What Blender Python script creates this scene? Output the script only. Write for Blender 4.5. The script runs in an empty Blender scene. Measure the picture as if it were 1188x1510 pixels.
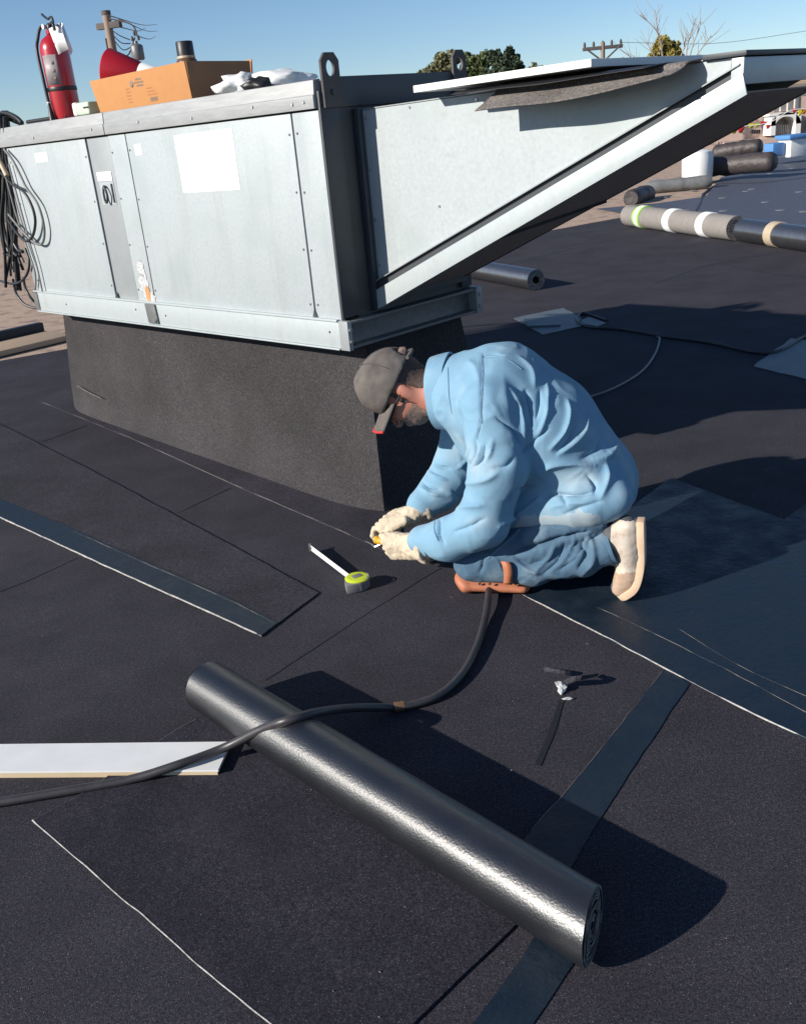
import bpy, bmesh, math, random
import numpy as np
from mathutils import Vector, Matrix, noise as mnoise
from mathutils.bvhtree import BVHTree

SC = bpy.context.scene
COL = SC.collection
rnd = random.Random(7)
rng = np.random.default_rng(7)

# ------------------------------------------------------------------ camera
F_PX, PITCH, ROLL, EYE = 1407.4, 0.3811, 0.0951, 1.6      # lens in photo pixels (1188 x 1510)
_F = np.array([0, math.cos(PITCH), -math.sin(PITCH)])
_U0 = np.array([0, math.sin(PITCH), math.cos(PITCH)])
_R0 = np.array([1.0, 0, 0])
CR = _R0 * math.cos(ROLL) - _U0 * math.sin(ROLL)
CU = _U0 * math.cos(ROLL) + _R0 * math.sin(ROLL)
CO = np.array([0, 0, EYE])
cam = bpy.data.cameras.new('camera')
cam.sensor_fit = 'VERTICAL'; cam.sensor_height = 36.0
cam.lens = 36.0 * F_PX / 1510.0
cam.clip_start = 0.05; cam.clip_end = 5000
camo = bpy.data.objects.new('camera', cam); COL.objects.link(camo)
camo.matrix_world = Matrix(((CR[0], CU[0], -_F[0], CO[0]), (CR[1], CU[1], -_F[1], CO[1]),
                            (CR[2], CU[2], -_F[2], CO[2]), (0, 0, 0, 1)))
SC.camera = camo

# ------------------------------------------------------------------ sky and sun
SUN_EL = math.radians(24.0)
SUN_TO = np.array([-0.912, -0.41]); SUN_TO /= np.linalg.norm(SUN_TO)      # ground bearing towards the sun
w = bpy.data.worlds.new('World'); SC.world = w; w.use_nodes = True
nt = w.node_tree; nt.nodes.clear()
sky = nt.nodes.new('ShaderNodeTexSky'); sky.sky_type = 'NISHITA'; sky.sun_disc = False
sky.sun_elevation = SUN_EL; sky.sun_rotation = math.atan2(SUN_TO[0], SUN_TO[1])
sky.altitude = 1800; sky.air_density = 1.0; sky.dust_density = 0.25; sky.ozone_density = 4.0
bg = nt.nodes.new('ShaderNodeBackground'); bg.inputs[1].default_value = 0.09
wo = nt.nodes.new('ShaderNodeOutputWorld')
nt.links.new(sky.outputs[0], bg.inputs[0]); nt.links.new(bg.outputs[0], wo.inputs[0])
sl = bpy.data.lights.new('sun', 'SUN'); sl.energy = 5.0; sl.angle = math.radians(0.55); sl.color = (1.0, 0.93, 0.83)
so = bpy.data.objects.new('sun', sl); COL.objects.link(so)
sd = Vector((SUN_TO[0] * math.cos(SUN_EL), SUN_TO[1] * math.cos(SUN_EL), math.sin(SUN_EL)))
so.rotation_euler = sd.to_track_quat('Z', 'Y').to_euler(); so.location = sd * 30
SC.view_settings.view_transform = 'Standard'; SC.view_settings.look = 'None'
SC.view_settings.exposure = 0.4; SC.view_settings.gamma = 1.0

# ------------------------------------------------------------------ helpers
def ray(px, py):
    return _F + CR * (px - 594) / F_PX - CU * (py - 755) / F_PX
def G(px, py, z=0.0):                       # point of the photo on a level plane
    d = ray(px, py); t = (z - EYE) / d[2]; return CO + t * d
def AT(px, py, Y):                          # point of the photo at a distance Y
    d = ray(px, py); return CO + d * (Y / d[1])

def setp(o, label=None, cat=None, group=None, kind=None):
    if label: o['label'] = label
    if cat: o['category'] = cat
    if group: o['group'] = group
    if kind: o['kind'] = kind
    return o
def empty(name, loc=(0, 0, 0), rz=0.0):
    o = bpy.data.objects.new(name, None); COL.objects.link(o)
    o.location = loc; o.rotation_euler = (0, 0, rz); o.empty_display_size = 0.1
    return o
def mesh(name, v, f, m=None, parent=None, smooth=False, angle=None):
    me = bpy.data.meshes.new(name)
    if isinstance(f, np.ndarray):
        v = np.asarray(v, np.float32); k = f.shape[1]; me.vertices.add(len(v)); me.vertices.foreach_set('co', v.ravel()); me.loops.add(f.size); me.loops.foreach_set('vertex_index', f.astype(np.int32).ravel())
        me.polygons.add(len(f)); me.polygons.foreach_set('loop_start', np.arange(0, f.size, k, dtype=np.int32)); me.update(calc_edges=True)
    else:
        me.from_pydata([tuple(map(float, p)) for p in v], [], [tuple(int(i) for i in q) for q in f]); me.validate()
    bm = bmesh.new(); bm.from_mesh(me); bmesh.ops.recalc_face_normals(bm, faces=bm.faces); bm.to_mesh(me); bm.free()
    if m: me.materials.append(m)
    o = bpy.data.objects.new(name, me); COL.objects.link(o)
    if parent: o.parent = parent
    if smooth:
        me.polygons.foreach_set('use_smooth', [True] * len(me.polygons))
        if angle: me.set_sharp_from_angle(angle=math.radians(angle))
    me.update()
    return o
def join(*vf):
    V = []; Fc = []
    for v, f in vf:
        n = len(V); V += [tuple(p) for p in v]; Fc += [tuple(i + n for i in q) for q in f]
    return V, Fc
def boxg(lo, hi):
    x0, y0, z0 = lo; x1, y1, z1 = hi
    v = [(x0, y0, z0), (x1, y0, z0), (x1, y1, z0), (x0, y1, z0), (x0, y0, z1), (x1, y0, z1), (x1, y1, z1), (x0, y1, z1)]
    return v, [(0, 3, 2, 1), (4, 5, 6, 7), (0, 1, 5, 4), (1, 2, 6, 5), (2, 3, 7, 6), (3, 0, 4, 7)]
def bevel(o, wd=0.003, seg=2):
    bm = bmesh.new(); bm.from_mesh(o.data)
    bmesh.ops.remove_doubles(bm, verts=bm.verts, dist=1e-6)
    ed = [e for e in bm.edges if len(e.link_faces) == 2 and e.calc_face_angle(0) > 0.5]
    bmesh.ops.bevel(bm, geom=ed, offset=wd, segments=seg, affect='EDGES', profile=0.6, clamp_overlap=True)
    for f in bm.faces: f.smooth = True
    bm.to_mesh(o.data); bm.free(); o.data.set_sharp_from_angle(angle=math.radians(50)); return o
def box(name, lo, hi, m, parent=None, bev=0.0):
    o = mesh(name, *boxg(lo, hi), m, parent)
    if bev: bevel(o, bev)
    return o
def prismg(poly, d):                         # polygon of 3d points, extruded by vector d
    n = len(poly); d = np.array(d, float)
    v = [np.array(p, float) for p in poly] + [np.array(p, float) + d for p in poly]
    f = [tuple(range(n))[::-1], tuple(range(n, 2 * n))] + [(i, (i + 1) % n, n + (i + 1) % n, n + i) for i in range(n)]
    return v, f
def prism(name, poly, d, m, parent=None, bev=0.0):
    o = mesh(name, *prismg(poly, d), m, parent)
    if bev: bevel(o, bev)
    return o
def catmull(pts, k=8):
    P = [np.array(p, float) for p in pts]
    if len(P) < 3: return P
    P = [2 * P[0] - P[1]] + P + [2 * P[-1] - P[-2]]; out = []
    for i in range(1, len(P) - 2):
        p0, p1, p2, p3 = P[i - 1:i + 3]
        for j in range(k):
            t = j / k
            out.append(0.5 * (2 * p1 + (p2 - p0) * t + (2 * p0 - 5 * p1 + 4 * p2 - p3) * t * t + (3 * p1 - p0 - 3 * p2 + p3) * t ** 3))
    out.append(P[-2]); return out
def tubeg(pts, r, seg=10, caps=True):
    P = [np.array(p, float) for p in pts]; n = len(P)
    R = r if hasattr(r, '__len__') else [r] * n
    T = [P[min(i + 1, n - 1)] - P[max(i - 1, 0)] for i in range(n)]
    T = [t / (np.linalg.norm(t) + 1e-12) for t in T]
    a = np.array([0, 0, 1.0]) if abs(T[0][2]) < 0.9 else np.array([1.0, 0, 0])
    N = np.cross(T[0], a); N /= np.linalg.norm(N); v = []; f = []
    for i in range(n):
        N = N - T[i] * (N @ T[i]); N /= np.linalg.norm(N); B = np.cross(T[i], N)
        for k in range(seg):
            t = 2 * math.pi * k / seg; v.append(P[i] + R[i] * (math.cos(t) * N + math.sin(t) * B))
    for i in range(n - 1):
        for k in range(seg):
            k2 = (k + 1) % seg; f.append((i * seg + k, i * seg + k2, (i + 1) * seg + k2, (i + 1) * seg + k))
    if caps: f.append(tuple(range(seg))[::-1]); f.append(tuple((n - 1) * seg + k for k in range(seg)))
    return v, f
def tube(name, pts, r, m, parent=None, seg=10, k=8, sm=True):
    P = catmull(pts, k) if k > 1 else pts
    if hasattr(r, '__len__') and len(r) != len(P): r = np.interp(np.linspace(0, 1, len(P)), np.linspace(0, 1, len(r)), r)
    return mesh(name, *tubeg(P, r, seg), m, parent, True, 55)
def latheg(prof, seg=32, c=(0, 0, 0), ax=(0, 0, 1)):
    ax = np.array(ax, float); ax /= np.linalg.norm(ax)
    a = np.array([1.0, 0, 0]) if abs(ax[0]) < 0.8 else np.array([0, 1.0, 0])
    N = np.cross(ax, a); N /= np.linalg.norm(N); B = np.cross(ax, N); c = np.array(c, float); v = []; f = []
    for r, h in prof:
        for k in range(seg):
            t = 2 * math.pi * k / seg; v.append(c + ax * h + r * (math.cos(t) * N + math.sin(t) * B))
    for i in range(len(prof) - 1):
        for k in range(seg):
            k2 = (k + 1) % seg; f.append((i * seg + k, i * seg + k2, (i + 1) * seg + k2, (i + 1) * seg + k))
    f.append(tuple(range(seg))[::-1]); f.append(tuple((len(prof) - 1) * seg + k for k in range(seg)))
    return v, f
def lathe(name, prof, m, parent=None, seg=32, c=(0, 0, 0), ax=(0, 0, 1), angle=40):
    return mesh(name, *latheg(prof, seg, c, ax), m, parent, True, angle)

# ------------------------------------------------------------------ materials
MATS = {}
def mat(name, col, rough=0.6, metal=0.0, spec=0.5, col2=None, nscale=20.0, namt=0.5, bump=0.0, bscale=60.0, bdist=0.002,
        stretch=(1, 1, 1), col3=None, n3scale=400.0, n3=(0.62, 0.75), rough2=None, coat=0.0, sss=0.0, detail=5.0, bdetail=3.0, streak=None, dirt=None):
    if name in MATS: return MATS[name]
    m = bpy.data.materials.new(name); m.use_nodes = True; t = m.node_tree; N = t.nodes; Lk = t.links
    b = N['Principled BSDF']; b.inputs['Roughness'].default_value = rough; b.inputs['Metallic'].default_value = metal
    b.inputs['Specular IOR Level'].default_value = spec; b.inputs['Base Color'].default_value = (*col, 1)
    b.inputs['Coat Weight'].default_value = coat; b.inputs['Coat Roughness'].default_value = 0.15
    if sss: b.inputs['Subsurface Weight'].default_value = sss; b.inputs['Subsurface Radius'].default_value = (0.01, 0.004, 0.002)
    tc = N.new('ShaderNodeTexCoord'); mp = N.new('ShaderNodeMapping'); mp.inputs['Scale'].default_value = stretch
    Lk.new(tc.outputs['Object'], mp.inputs[0])
    cur = None
    if col2 is not None:
        n = N.new('ShaderNodeTexNoise'); n.inputs['Scale'].default_value = nscale; n.inputs['Detail'].default_value = detail
        n.inputs['Roughness'].default_value = 0.62; Lk.new(mp.outputs[0], n.inputs['Vector'])
        r = N.new('ShaderNodeMapRange'); r.inputs['From Min'].default_value = 0.5 - 0.5 * (1 - namt) - 0.02; r.inputs['From Max'].default_value = 0.5 + 0.5 * (1 - namt) + 0.02
        Lk.new(n.outputs['Fac'], r.inputs['Value'])
        mx = N.new('ShaderNodeMix'); mx.data_type = 'RGBA'; mx.inputs['A'].default_value = (*col, 1); mx.inputs['B'].default_value = (*col2, 1)
        Lk.new(r.outputs[0], mx.inputs['Factor']); cur = mx.outputs['Result']
        if rough2 is not None:
            rr = N.new('ShaderNodeMapRange'); rr.inputs['To Min'].default_value = rough; rr.inputs['To Max'].default_value = rough2
            Lk.new(r.outputs[0], rr.inputs['Value']); Lk.new(rr.outputs[0], b.inputs['Roughness'])
    if col3 is not None:
        n3n = N.new('ShaderNodeTexNoise'); n3n.inputs['Scale'].default_value = n3scale; n3n.inputs['Detail'].default_value = 2.0
        Lk.new(tc.outputs['Object'], n3n.inputs['Vector'])
        r3 = N.new('ShaderNodeMapRange'); r3.inputs['From Min'].default_value = n3[0]; r3.inputs['From Max'].default_value = n3[1]
        Lk.new(n3n.outputs['Fac'], r3.inputs['Value'])
        m3 = N.new('ShaderNodeMix'); m3.data_type = 'RGBA'; m3.inputs['B'].default_value = (*col3, 1)
        if cur: Lk.new(cur, m3.inputs['A'])
        else: m3.inputs['A'].default_value = (*col, 1)
        Lk.new(r3.outputs[0], m3.inputs['Factor']); cur = m3.outputs['Result']
    for opt in ([streak] if streak else []) + ([dirt] if dirt else []):
        sc_, sz_, a_, b_, lo_, hi_, tint = opt
        ms = N.new('ShaderNodeMapping'); ms.inputs['Scale'].default_value = sz_; Lk.new(tc.outputs['Object'], ms.inputs[0])
        ns = N.new('ShaderNodeTexNoise'); ns.inputs['Scale'].default_value = sc_; ns.inputs['Detail'].default_value = 7; ns.inputs['Roughness'].default_value = 0.7; Lk.new(ms.outputs[0], ns.inputs['Vector'])
        rs = N.new('ShaderNodeMapRange'); rs.inputs['From Min'].default_value = a_; rs.inputs['From Max'].default_value = b_; rs.inputs['To Min'].default_value = lo_; rs.inputs['To Max'].default_value = hi_
        Lk.new(ns.outputs['Fac'], rs.inputs['Value'])
        xs = N.new('ShaderNodeMix'); xs.data_type = 'RGBA'; xs.inputs['B'].default_value = (*tint, 1); Lk.new(rs.outputs[0], xs.inputs['Factor'])
        if cur: Lk.new(cur, xs.inputs['A'])
        else: xs.inputs['A'].default_value = (*col, 1)
        cur = xs.outputs['Result']
    if cur: Lk.new(cur, b.inputs['Base Color'])
    if bump:
        nb = N.new('ShaderNodeTexNoise'); nb.inputs['Scale'].default_value = bscale; nb.inputs['Detail'].default_value = bdetail
        Lk.new(mp.outputs[0], nb.inputs['Vector'])
        bp = N.new('ShaderNodeBump'); bp.inputs['Strength'].default_value = bump; bp.inputs['Distance'].default_value = bdist
        Lk.new(nb.outputs['Fac'], bp.inputs['Height']); Lk.new(bp.outputs[0], b.inputs['Normal'])
    MATS[name] = m; return m

def granule(name, dark, light, speck, big=2.2):
    """mineral-surfaced roofing: fine granules, a few pale ones, slow dirt mottling"""
    m = bpy.data.materials.new(name); m.use_nodes = True; t = m.node_tree; N = t.nodes; Lk = t.links
    b = N['Principled BSDF']; b.inputs['Roughness'].default_value = 0.92; b.inputs['Specular IOR Level'].default_value = 0.25
    tc = N.new('ShaderNodeTexCoord')
    def nz(s, d, r=0.6):
        n = N.new('ShaderNodeTexNoise'); n.inputs['Scale'].default_value = s; n.inputs['Detail'].default_value = d; n.inputs['Roughness'].default_value = r
        Lk.new(tc.outputs['Object'], n.inputs['Vector']); return n.outputs['Fac']
    def rg(sock, a, bb, lo=0.0, hi=1.0):
        r = N.new('ShaderNodeMapRange'); r.inputs['From Min'].default_value = a; r.inputs['From Max'].default_value = bb
        r.inputs['To Min'].default_value = lo; r.inputs['To Max'].default_value = hi; Lk.new(sock, r.inputs['Value']); return r.outputs[0]
    def mix(f, A, B, mode='MIX'):
        x = N.new('ShaderNodeMix'); x.data_type = 'RGBA'; x.blend_type = mode
        if hasattr(f, 'name'): Lk.new(f, x.inputs['Factor'])
        else: x.inputs['Factor'].default_value = f
        for s, q in (('A', A), ('B', B)):
            if isinstance(q, tuple): x.inputs[s].default_value = (*q, 1)
            else: Lk.new(q, x.inputs[s])
        return x.outputs['Result']
    gr = rg(nz(200, 4.0, 0.85), 0.40, 0.60)
    c = mix(gr, dark, light)
    c = mix(rg(nz(310, 1.0), 0.66, 0.74), c, speck)
    mott = rg(nz(big, 6.0, 0.65), 0.3, 0.7, 0.72, 1.3)
    cm = N.new('ShaderNodeCombineColor'); [Lk.new(mott, cm.inputs[i]) for i in range(3)]
    c = mix(1.0, c, cm.outputs[0], 'MULTIPLY')
    g2 = rg(nz(95, 3.0, 0.8), 0.34, 0.66, 0.66, 1.36)
    cm2 = N.new('ShaderNodeCombineColor'); [Lk.new(g2, cm2.inputs[i]) for i in range(3)]
    c = mix(1.0, c, cm2.outputs[0], 'MULTIPLY')
    dust = rg(nz(0.9, 7.0, 0.7), 0.54, 0.78, 0.0, 0.5)
    c = mix(dust, c, (light[0] * 1.5, light[1] * 1.42, light[2] * 1.35))
    Lk.new(c, b.inputs['Base Color'])
    bp = N.new('ShaderNodeBump'); bp.inputs['Strength'].default_value = 0.8; bp.inputs['Distance'].default_value = 0.002
    Lk.new(nz(420, 2.0), bp.inputs['Height']); Lk.new(bp.outputs[0], b.inputs['Normal'])
    MATS[name] = m; return m

M_ROOF = granule('cap_sheet', (0.011, 0.0110, 0.0155), (0.050, 0.0470, 0.0600), (0.20, 0.175, 0.18))
M_ROOF2 = granule('cap_sheet_fresh', (0.0075, 0.0075, 0.0120), (0.035, 0.033, 0.047), (0.19, 0.165, 0.19), 3.0)
M_CURB = granule('curb_sheet', (0.021, 0.0200, 0.0215), (0.060, 0.0555, 0.0585), (0.13, 0.11, 0.11), 1.6)
M_FILM = mat('bitumen_film', (0.005, 0.014, 0.027), 0.42, spec=0.42, col2=(0.008, 0.018, 0.032), nscale=9, namt=0.7, rough2=0.66, bump=0.5, bscale=55, bdist=0.004, col3=(0.05, 0.05, 0.055), n3scale=300)
M_EDGE = mat('cut_edge', (0.52, 0.50, 0.48), 0.5, spec=0.6, col2=(0.22, 0.21, 0.2), nscale=60, namt=0.7)
M_EDGE_DIM = mat('cut_edge_dim', (0.17, 0.16, 0.15), 0.6, col2=(0.07, 0.065, 0.065), nscale=40, namt=0.7)
M_SEAM = mat('bitumen_bead', (0.007, 0.007, 0.010), 0.5, col2=(0.016, 0.015, 0.018), nscale=40)
M_GALV = mat('galvanised_sheet', (0.335, 0.375, 0.392), 0.55, metal=0.12, spec=0.4, col2=(0.455, 0.495, 0.512), nscale=60, namt=0.25, bump=0.16, bscale=3.5, bdist=0.02,
             col3=(0.345, 0.40, 0.405), n3scale=3.0, n3=(0.50, 0.75), streak=(7.0, (1, 1, 0.12), 0.50, 0.78, 0.0, 0.42, (0.27, 0.29, 0.285)), dirt=(26.0, (1, 1, 1), 0.57, 0.75, 0.0, 0.35, (0.25, 0.27, 0.265)))
M_GALV2 = mat('galvanised_dull', (0.28, 0.305, 0.315), 0.5, metal=0.2, col2=(0.33, 0.35, 0.36), nscale=12, namt=0.4, bump=0.05, bscale=6, bdist=0.02)
M_RAIL = mat('galvanised_rail', (0.46, 0.51, 0.52), 0.42, metal=0.15, col2=(0.41, 0.46, 0.47), nscale=40, namt=0.3, bump=0.1, bscale=5, bdist=0.01, streak=(9.0, (1, 1, 0.3), 0.52, 0.8, 0.0, 0.4, (0.30, 0.29, 0.27)), dirt=(50.0, (1, 1, 1), 0.6, 0.75, 0.0, 0.4, (0.25, 0.24, 0.22)))
M_CAP = mat('weathered_cap', (0.28, 0.29, 0.295), 0.55, metal=0.15, col2=(0.37, 0.38, 0.385), nscale=22, namt=0.6, stretch=(0.4, 3, 3), bump=0.1, bscale=30)
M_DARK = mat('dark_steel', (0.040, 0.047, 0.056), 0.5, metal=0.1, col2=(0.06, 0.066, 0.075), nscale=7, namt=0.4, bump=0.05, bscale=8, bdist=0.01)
M_LUG = mat('lug_steel', (0.05, 0.05, 0.055), 0.65, col2=(0.085, 0.07, 0.065), nscale=25, namt=0.5, bump=0.2, bscale=80)
M_PLATE = mat('joint_plate', (0.12, 0.125, 0.13), 0.5, metal=0.3, col2=(0.2, 0.2, 0.2), nscale=30, namt=0.5)
M_GAP = mat('gap_black', (0.012, 0.012, 0.014), 0.8)  # near-black, seen through panel gaps and as vent slots
M_SCREEN = mat('intake_screen', (0.32, 0.27, 0.26), 0.75, col2=(0.40, 0.34, 0.32), nscale=60, namt=0.3)
M_RUST = mat('rust', (0.42, 0.18, 0.06), 0.9, col2=(0.55, 0.33, 0.16), nscale=60, namt=0.4)
M_FOIL = mat('foil_tape', (0.75, 0.76, 0.76), 0.35, metal=0.3, col2=(0.5, 0.5, 0.5), nscale=70, namt=0.6, bump=0.8, bscale=70, bdist=0.006)
M_PAPER = mat('white_paper', (0.86, 0.86, 0.85), 0.7, col2=(0.78, 0.79, 0.79), nscale=14, namt=0.4)
M_WHITE = mat('white_plastic', (0.80, 0.81, 0.80), 0.45, col2=(0.70, 0.71, 0.70), nscale=10, namt=0.4)
M_FOAM = mat('foam_board', (0.86, 0.86, 0.84), 0.6, col2=(0.79, 0.79, 0.76), nscale=8, namt=0.4)
M_TAN = mat('tan_foam', (0.62, 0.50, 0.33), 0.8, col2=(0.54, 0.43, 0.28), nscale=25, namt=0.4)
M_RED = mat('red_paint', (0.42, 0.012, 0.022), 0.3, spec=0.5, col2=(0.36, 0.010, 0.018), nscale=10, coat=0.3)
M_CONE = mat('red_cone_vinyl', (0.52, 0.012, 0.028), 0.45, col2=(0.44, 0.010, 0.022), nscale=14)
M_BLACK = mat('black_rubber', (0.014, 0.014, 0.016), 0.45, col2=(0.022, 0.022, 0.025), nscale=30)
M_CABLE = mat('cable_sheath', (0.018, 0.020, 0.022), 0.4, col2=(0.035, 0.036, 0.038), nscale=14)
M_CABLE_G = mat('grey_cable', (0.20, 0.21, 0.21), 0.5, col2=(0.12, 0.12, 0.12), nscale=10)
M_HOSE = mat('torch_hose', (0.028, 0.026, 0.030), 0.42, col2=(0.055, 0.052, 0.055), nscale=18, namt=0.5, bump=0.15, bscale=80)
M_BRASS = mat('brass', (0.36, 0.2, 0.1), 0.45, metal=0.6, col2=(0.22, 0.13, 0.08), nscale=60)
M_CARD = mat('cardboard', (0.50, 0.235, 0.085), 0.85, col2=(0.44, 0.205, 0.075), nscale=16, namt=0.4, bump=0.1, bscale=120)
M_CARD_D = mat('cardboard_shaded', (0.33, 0.17, 0.085), 0.85, col2=(0.26, 0.13, 0.065), nscale=14, namt=0.4, bump=0.1, bscale=120)  # darker cardboard copy: shade of the right wall put into its colour
M_PRINT = mat('carton_print', (0.20, 0.155, 0.13), 0.8, col2=(0.30, 0.2, 0.13), nscale=90, namt=0.5)
M_PRINT_R = mat('carton_print_red', (0.42, 0.13, 0.06), 0.8, col2=(0.5, 0.2, 0.09), nscale=90, namt=0.5)
M_GRAVEL = mat('old_gravel', (0.34, 0.235, 0.17), 0.95, col2=(0.54, 0.40, 0.30), nscale=38, namt=0.55, bump=0.5, bscale=70, bdist=0.012, col3=(0.20, 0.145, 0.115), n3scale=5, n3=(0.5, 0.75))
M_BASE = mat('base_sheet', (0.055, 0.062, 0.085), 0.6, col2=(0.085, 0.092, 0.118), nscale=5, namt=0.5, bump=0.4, bscale=90, col3=(0.16, 0.16, 0.18), n3scale=60, n3=(0.66, 0.8))
M_ROLL = mat('roll_film', (0.007, 0.008, 0.011), 0.37, spec=0.5, col2=(0.012, 0.013, 0.016), nscale=9, namt=0.5, rough2=0.47, bump=0.6, bscale=190, bdist=0.0013, bdetail=6.0)
M_ROLL.node_tree.nodes['Principled BSDF'].inputs['IOR'].default_value = 2.0
M_ROLLG = mat('roll_granule', (0.20, 0.185, 0.17), 0.8, col2=(0.26, 0.24, 0.22), nscale=18, namt=0.5, bump=0.6, bscale=200)
M_ROLL2 = mat('roll_black', (0.30, 0.30, 0.31), 0.30, metal=0.92, spec=0.5, col2=(0.22, 0.22, 0.23), nscale=14, bump=0.25, bscale=50, bdist=0.003)
M_ROLL2.node_tree.nodes['Principled BSDF'].inputs['IOR'].default_value = 2.25
M_TAPE = mat('tan_tape', (0.5, 0.41, 0.29), 0.5, col2=(0.42, 0.34, 0.24), nscale=30)
M_GREEN = mat('green_label', (0.30, 0.62, 0.05), 0.5, col2=(0.24, 0.52, 0.05), nscale=20)
M_LIME = mat('lime_plastic', (0.52, 0.62, 0.03), 0.4, col2=(0.46, 0.55, 0.03), nscale=40)
M_GREY = mat('grey_plastic', (0.14, 0.14, 0.15), 0.4, col2=(0.2, 0.2, 0.2), nscale=40)
M_STEEL = mat('steel', (0.55, 0.56, 0.57), 0.3, metal=0.8, col2=(0.45, 0.45, 0.46), nscale=40)
M_TIMBER = mat('timber', (0.50, 0.37, 0.25), 0.8, col2=(0.38, 0.27, 0.18), nscale=10, stretch=(1, 12, 12), bump=0.2, bscale=30)
M_POLE = mat('weathered_pole', (0.33, 0.25, 0.19), 0.85, col2=(0.22, 0.165, 0.125), nscale=6, stretch=(8, 8, 0.6))
M_BARK = mat('bark', (0.17, 0.13, 0.10), 0.9, col2=(0.25, 0.20, 0.16), nscale=4)
M_BARE = mat('bare_branch', (0.38, 0.31, 0.26), 0.9, col2=(0.28, 0.22, 0.18), nscale=2)
M_CLEAR = mat('bottle_glass_brown', (0.09, 0.045, 0.025), 0.3, col2=(0.14, 0.08, 0.05), nscale=50)
M_BLUEP = mat('blue_plastic', (0.10, 0.26, 0.55), 0.4, col2=(0.08, 0.22, 0.48), nscale=8)
M_TARP = mat('black_tarp', (0.03, 0.026, 0.027), 0.55, col2=(0.062, 0.05, 0.05), nscale=5, bump=0.5, bscale=12, bdist=0.03)
M_SHEETB = mat('blue_film', (0.12, 0.145, 0.155), 0.5, col2=(0.075, 0.095, 0.105), nscale=7, namt=0.6, bump=0.3, bscale=25)

# ------------------------------------------------------------------ setting: ground, roof
M_TERR = mat('dry_ground', (0.16, 0.13, 0.085), 0.95, col2=(0.09, 0.10, 0.05), nscale=0.03, namt=0.4)
me_t = [(-2500, -300, -6), (2500, -300, -6), (2500, 4000, -6), (-2500, 4000, -6)]
setp(mesh('terrain', me_t, [(0, 1, 2, 3)], M_TERR), 'dry town ground far below the roof', kind='structure')
def hillg(x0, x1, y, h, seed, n=60):
    v = []; f = []
    for i in range(n + 1):
        x = x0 + (x1 - x0) * i / n
        e = math.sin(math.pi * i / n) ** 0.7
        z = -6 + e * h * (0.8 + 0.35 * mnoise.fractal((i * 0.12, seed, 0), 1.0, 2.0, 4))
        v += [(x, y - 120, -7), (x, y, z), (x, y + 200, -7)]
    for i in range(n):
        a = i * 3; f += [(a, a + 3, a + 4, a + 1), (a + 1, a + 4, a + 5, a + 2)]
    return v, f
M_HILL = mat('far_hill', (0.20, 0.15, 0.13), 0.95, col2=(0.14, 0.13, 0.10), nscale=0.02)
setp(mesh('hill', *hillg(80, 1500, 1150, 72, 3.1), M_HILL, None, True), 'low brown hill on the horizon', kind='structure')

# gravel roof slab of the building we stand on
box_g = prismg([(-30, -8, -6.5), (30, -8, -6.5), (30, 31, -6.5), (-30, 31, -6.5)], (0, 0, 6.488))
setp(mesh('gravel_roof', *box_g, M_GRAVEL), 'old brown gravel roof beyond the new black roofing', kind='structure')

def P2(q): return np.array(q[:2], float)
def jitter(poly, amp=0.003, step=0.06, seed=0.0):
    out = []
    n = len(poly)
    for i in range(n):
        a, b = P2(poly[i]), P2(poly[(i + 1) % n]); L = np.linalg.norm(b - a); k = max(1, int(L / step))
        t = (b - a) / (L + 1e-9); nn = np.array([-t[1], t[0]])
        for j in range(k):
            s = j / k; p = a + (b - a) * s
            if j: p = p + nn * amp * (mnoise.noise((p[0] * 6, p[1] * 6, seed)) * 1.6 + mnoise.noise((p[0] * 23, p[1] * 23, seed)))
            out.append(p)
    return out
def sheetg(poly, z0, z1, amp=0.003, step=0.06, seed=0.0):
    return prismg([(p[0], p[1], z0) for p in jitter(poly, amp, step, seed)], (0, 0, z1 - z0))

# black cap sheet field of the new roof
deck_poly = [(-14, -5), (14, -5), (14, 13), G(1188, 222)[:2] + np.array([1.5, 0.6]), G(1188, 222), G(1120, 240), G(1062, 262), G(1040, 290), G(968, 300), G(930, 318), G(700, 360),
             (-1.0, 9.9), G(90, 516), G(0, 532), G(-60, 545), (-14, 6.0)]
deck = setp(mesh('roof_deck', *sheetg(deck_poly, -0.012, 0.0, 0.01, 0.4), M_ROOF), 'flat roof covered in new black granulated roofing', kind='structure')

def bead(parent, pts, wd, z=0.0, th=0.0025, name='lap_seam', m=None, seed=1.0, amp=0.004):
    """a thin dark lap line: a low raised bead of bitumen along ground points"""
    P = catmull([np.array([p[0], p[1], 0]) for p in pts], 10); L = []; R = []
    for i, p in enumerate(P):
        t = P[min(i + 1, len(P) - 1)] - P[max(i - 1, 0)]; t /= np.linalg.norm(t) + 1e-9; n = np.array([-t[1], t[0], 0])
        o = n * amp * mnoise.noise((p[0] * 9, p[1] * 9, seed)); q = wd * (0.7 + 0.6 * abs(mnoise.noise((p[0] * 25, p[1] * 25, seed + 5)))) / 2
        L.append(p + o + n * q); R.append(p + o - n * q)
    v = []; f = []
    for a, b in zip(L, R): v += [(a[0], a[1], z), (a[0] * 0.5 + b[0] * 0.5, a[1] * 0.5 + b[1] * 0.5, z + th), (b[0], b[1], z)]
    for i in range(len(L) - 1):
        k = i * 3; f += [(k, k + 3, k + 4, k + 1), (k + 1, k + 4, k + 5, k + 2)]
    return mesh(name, v, f, m or M_SEAM, parent)
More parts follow.
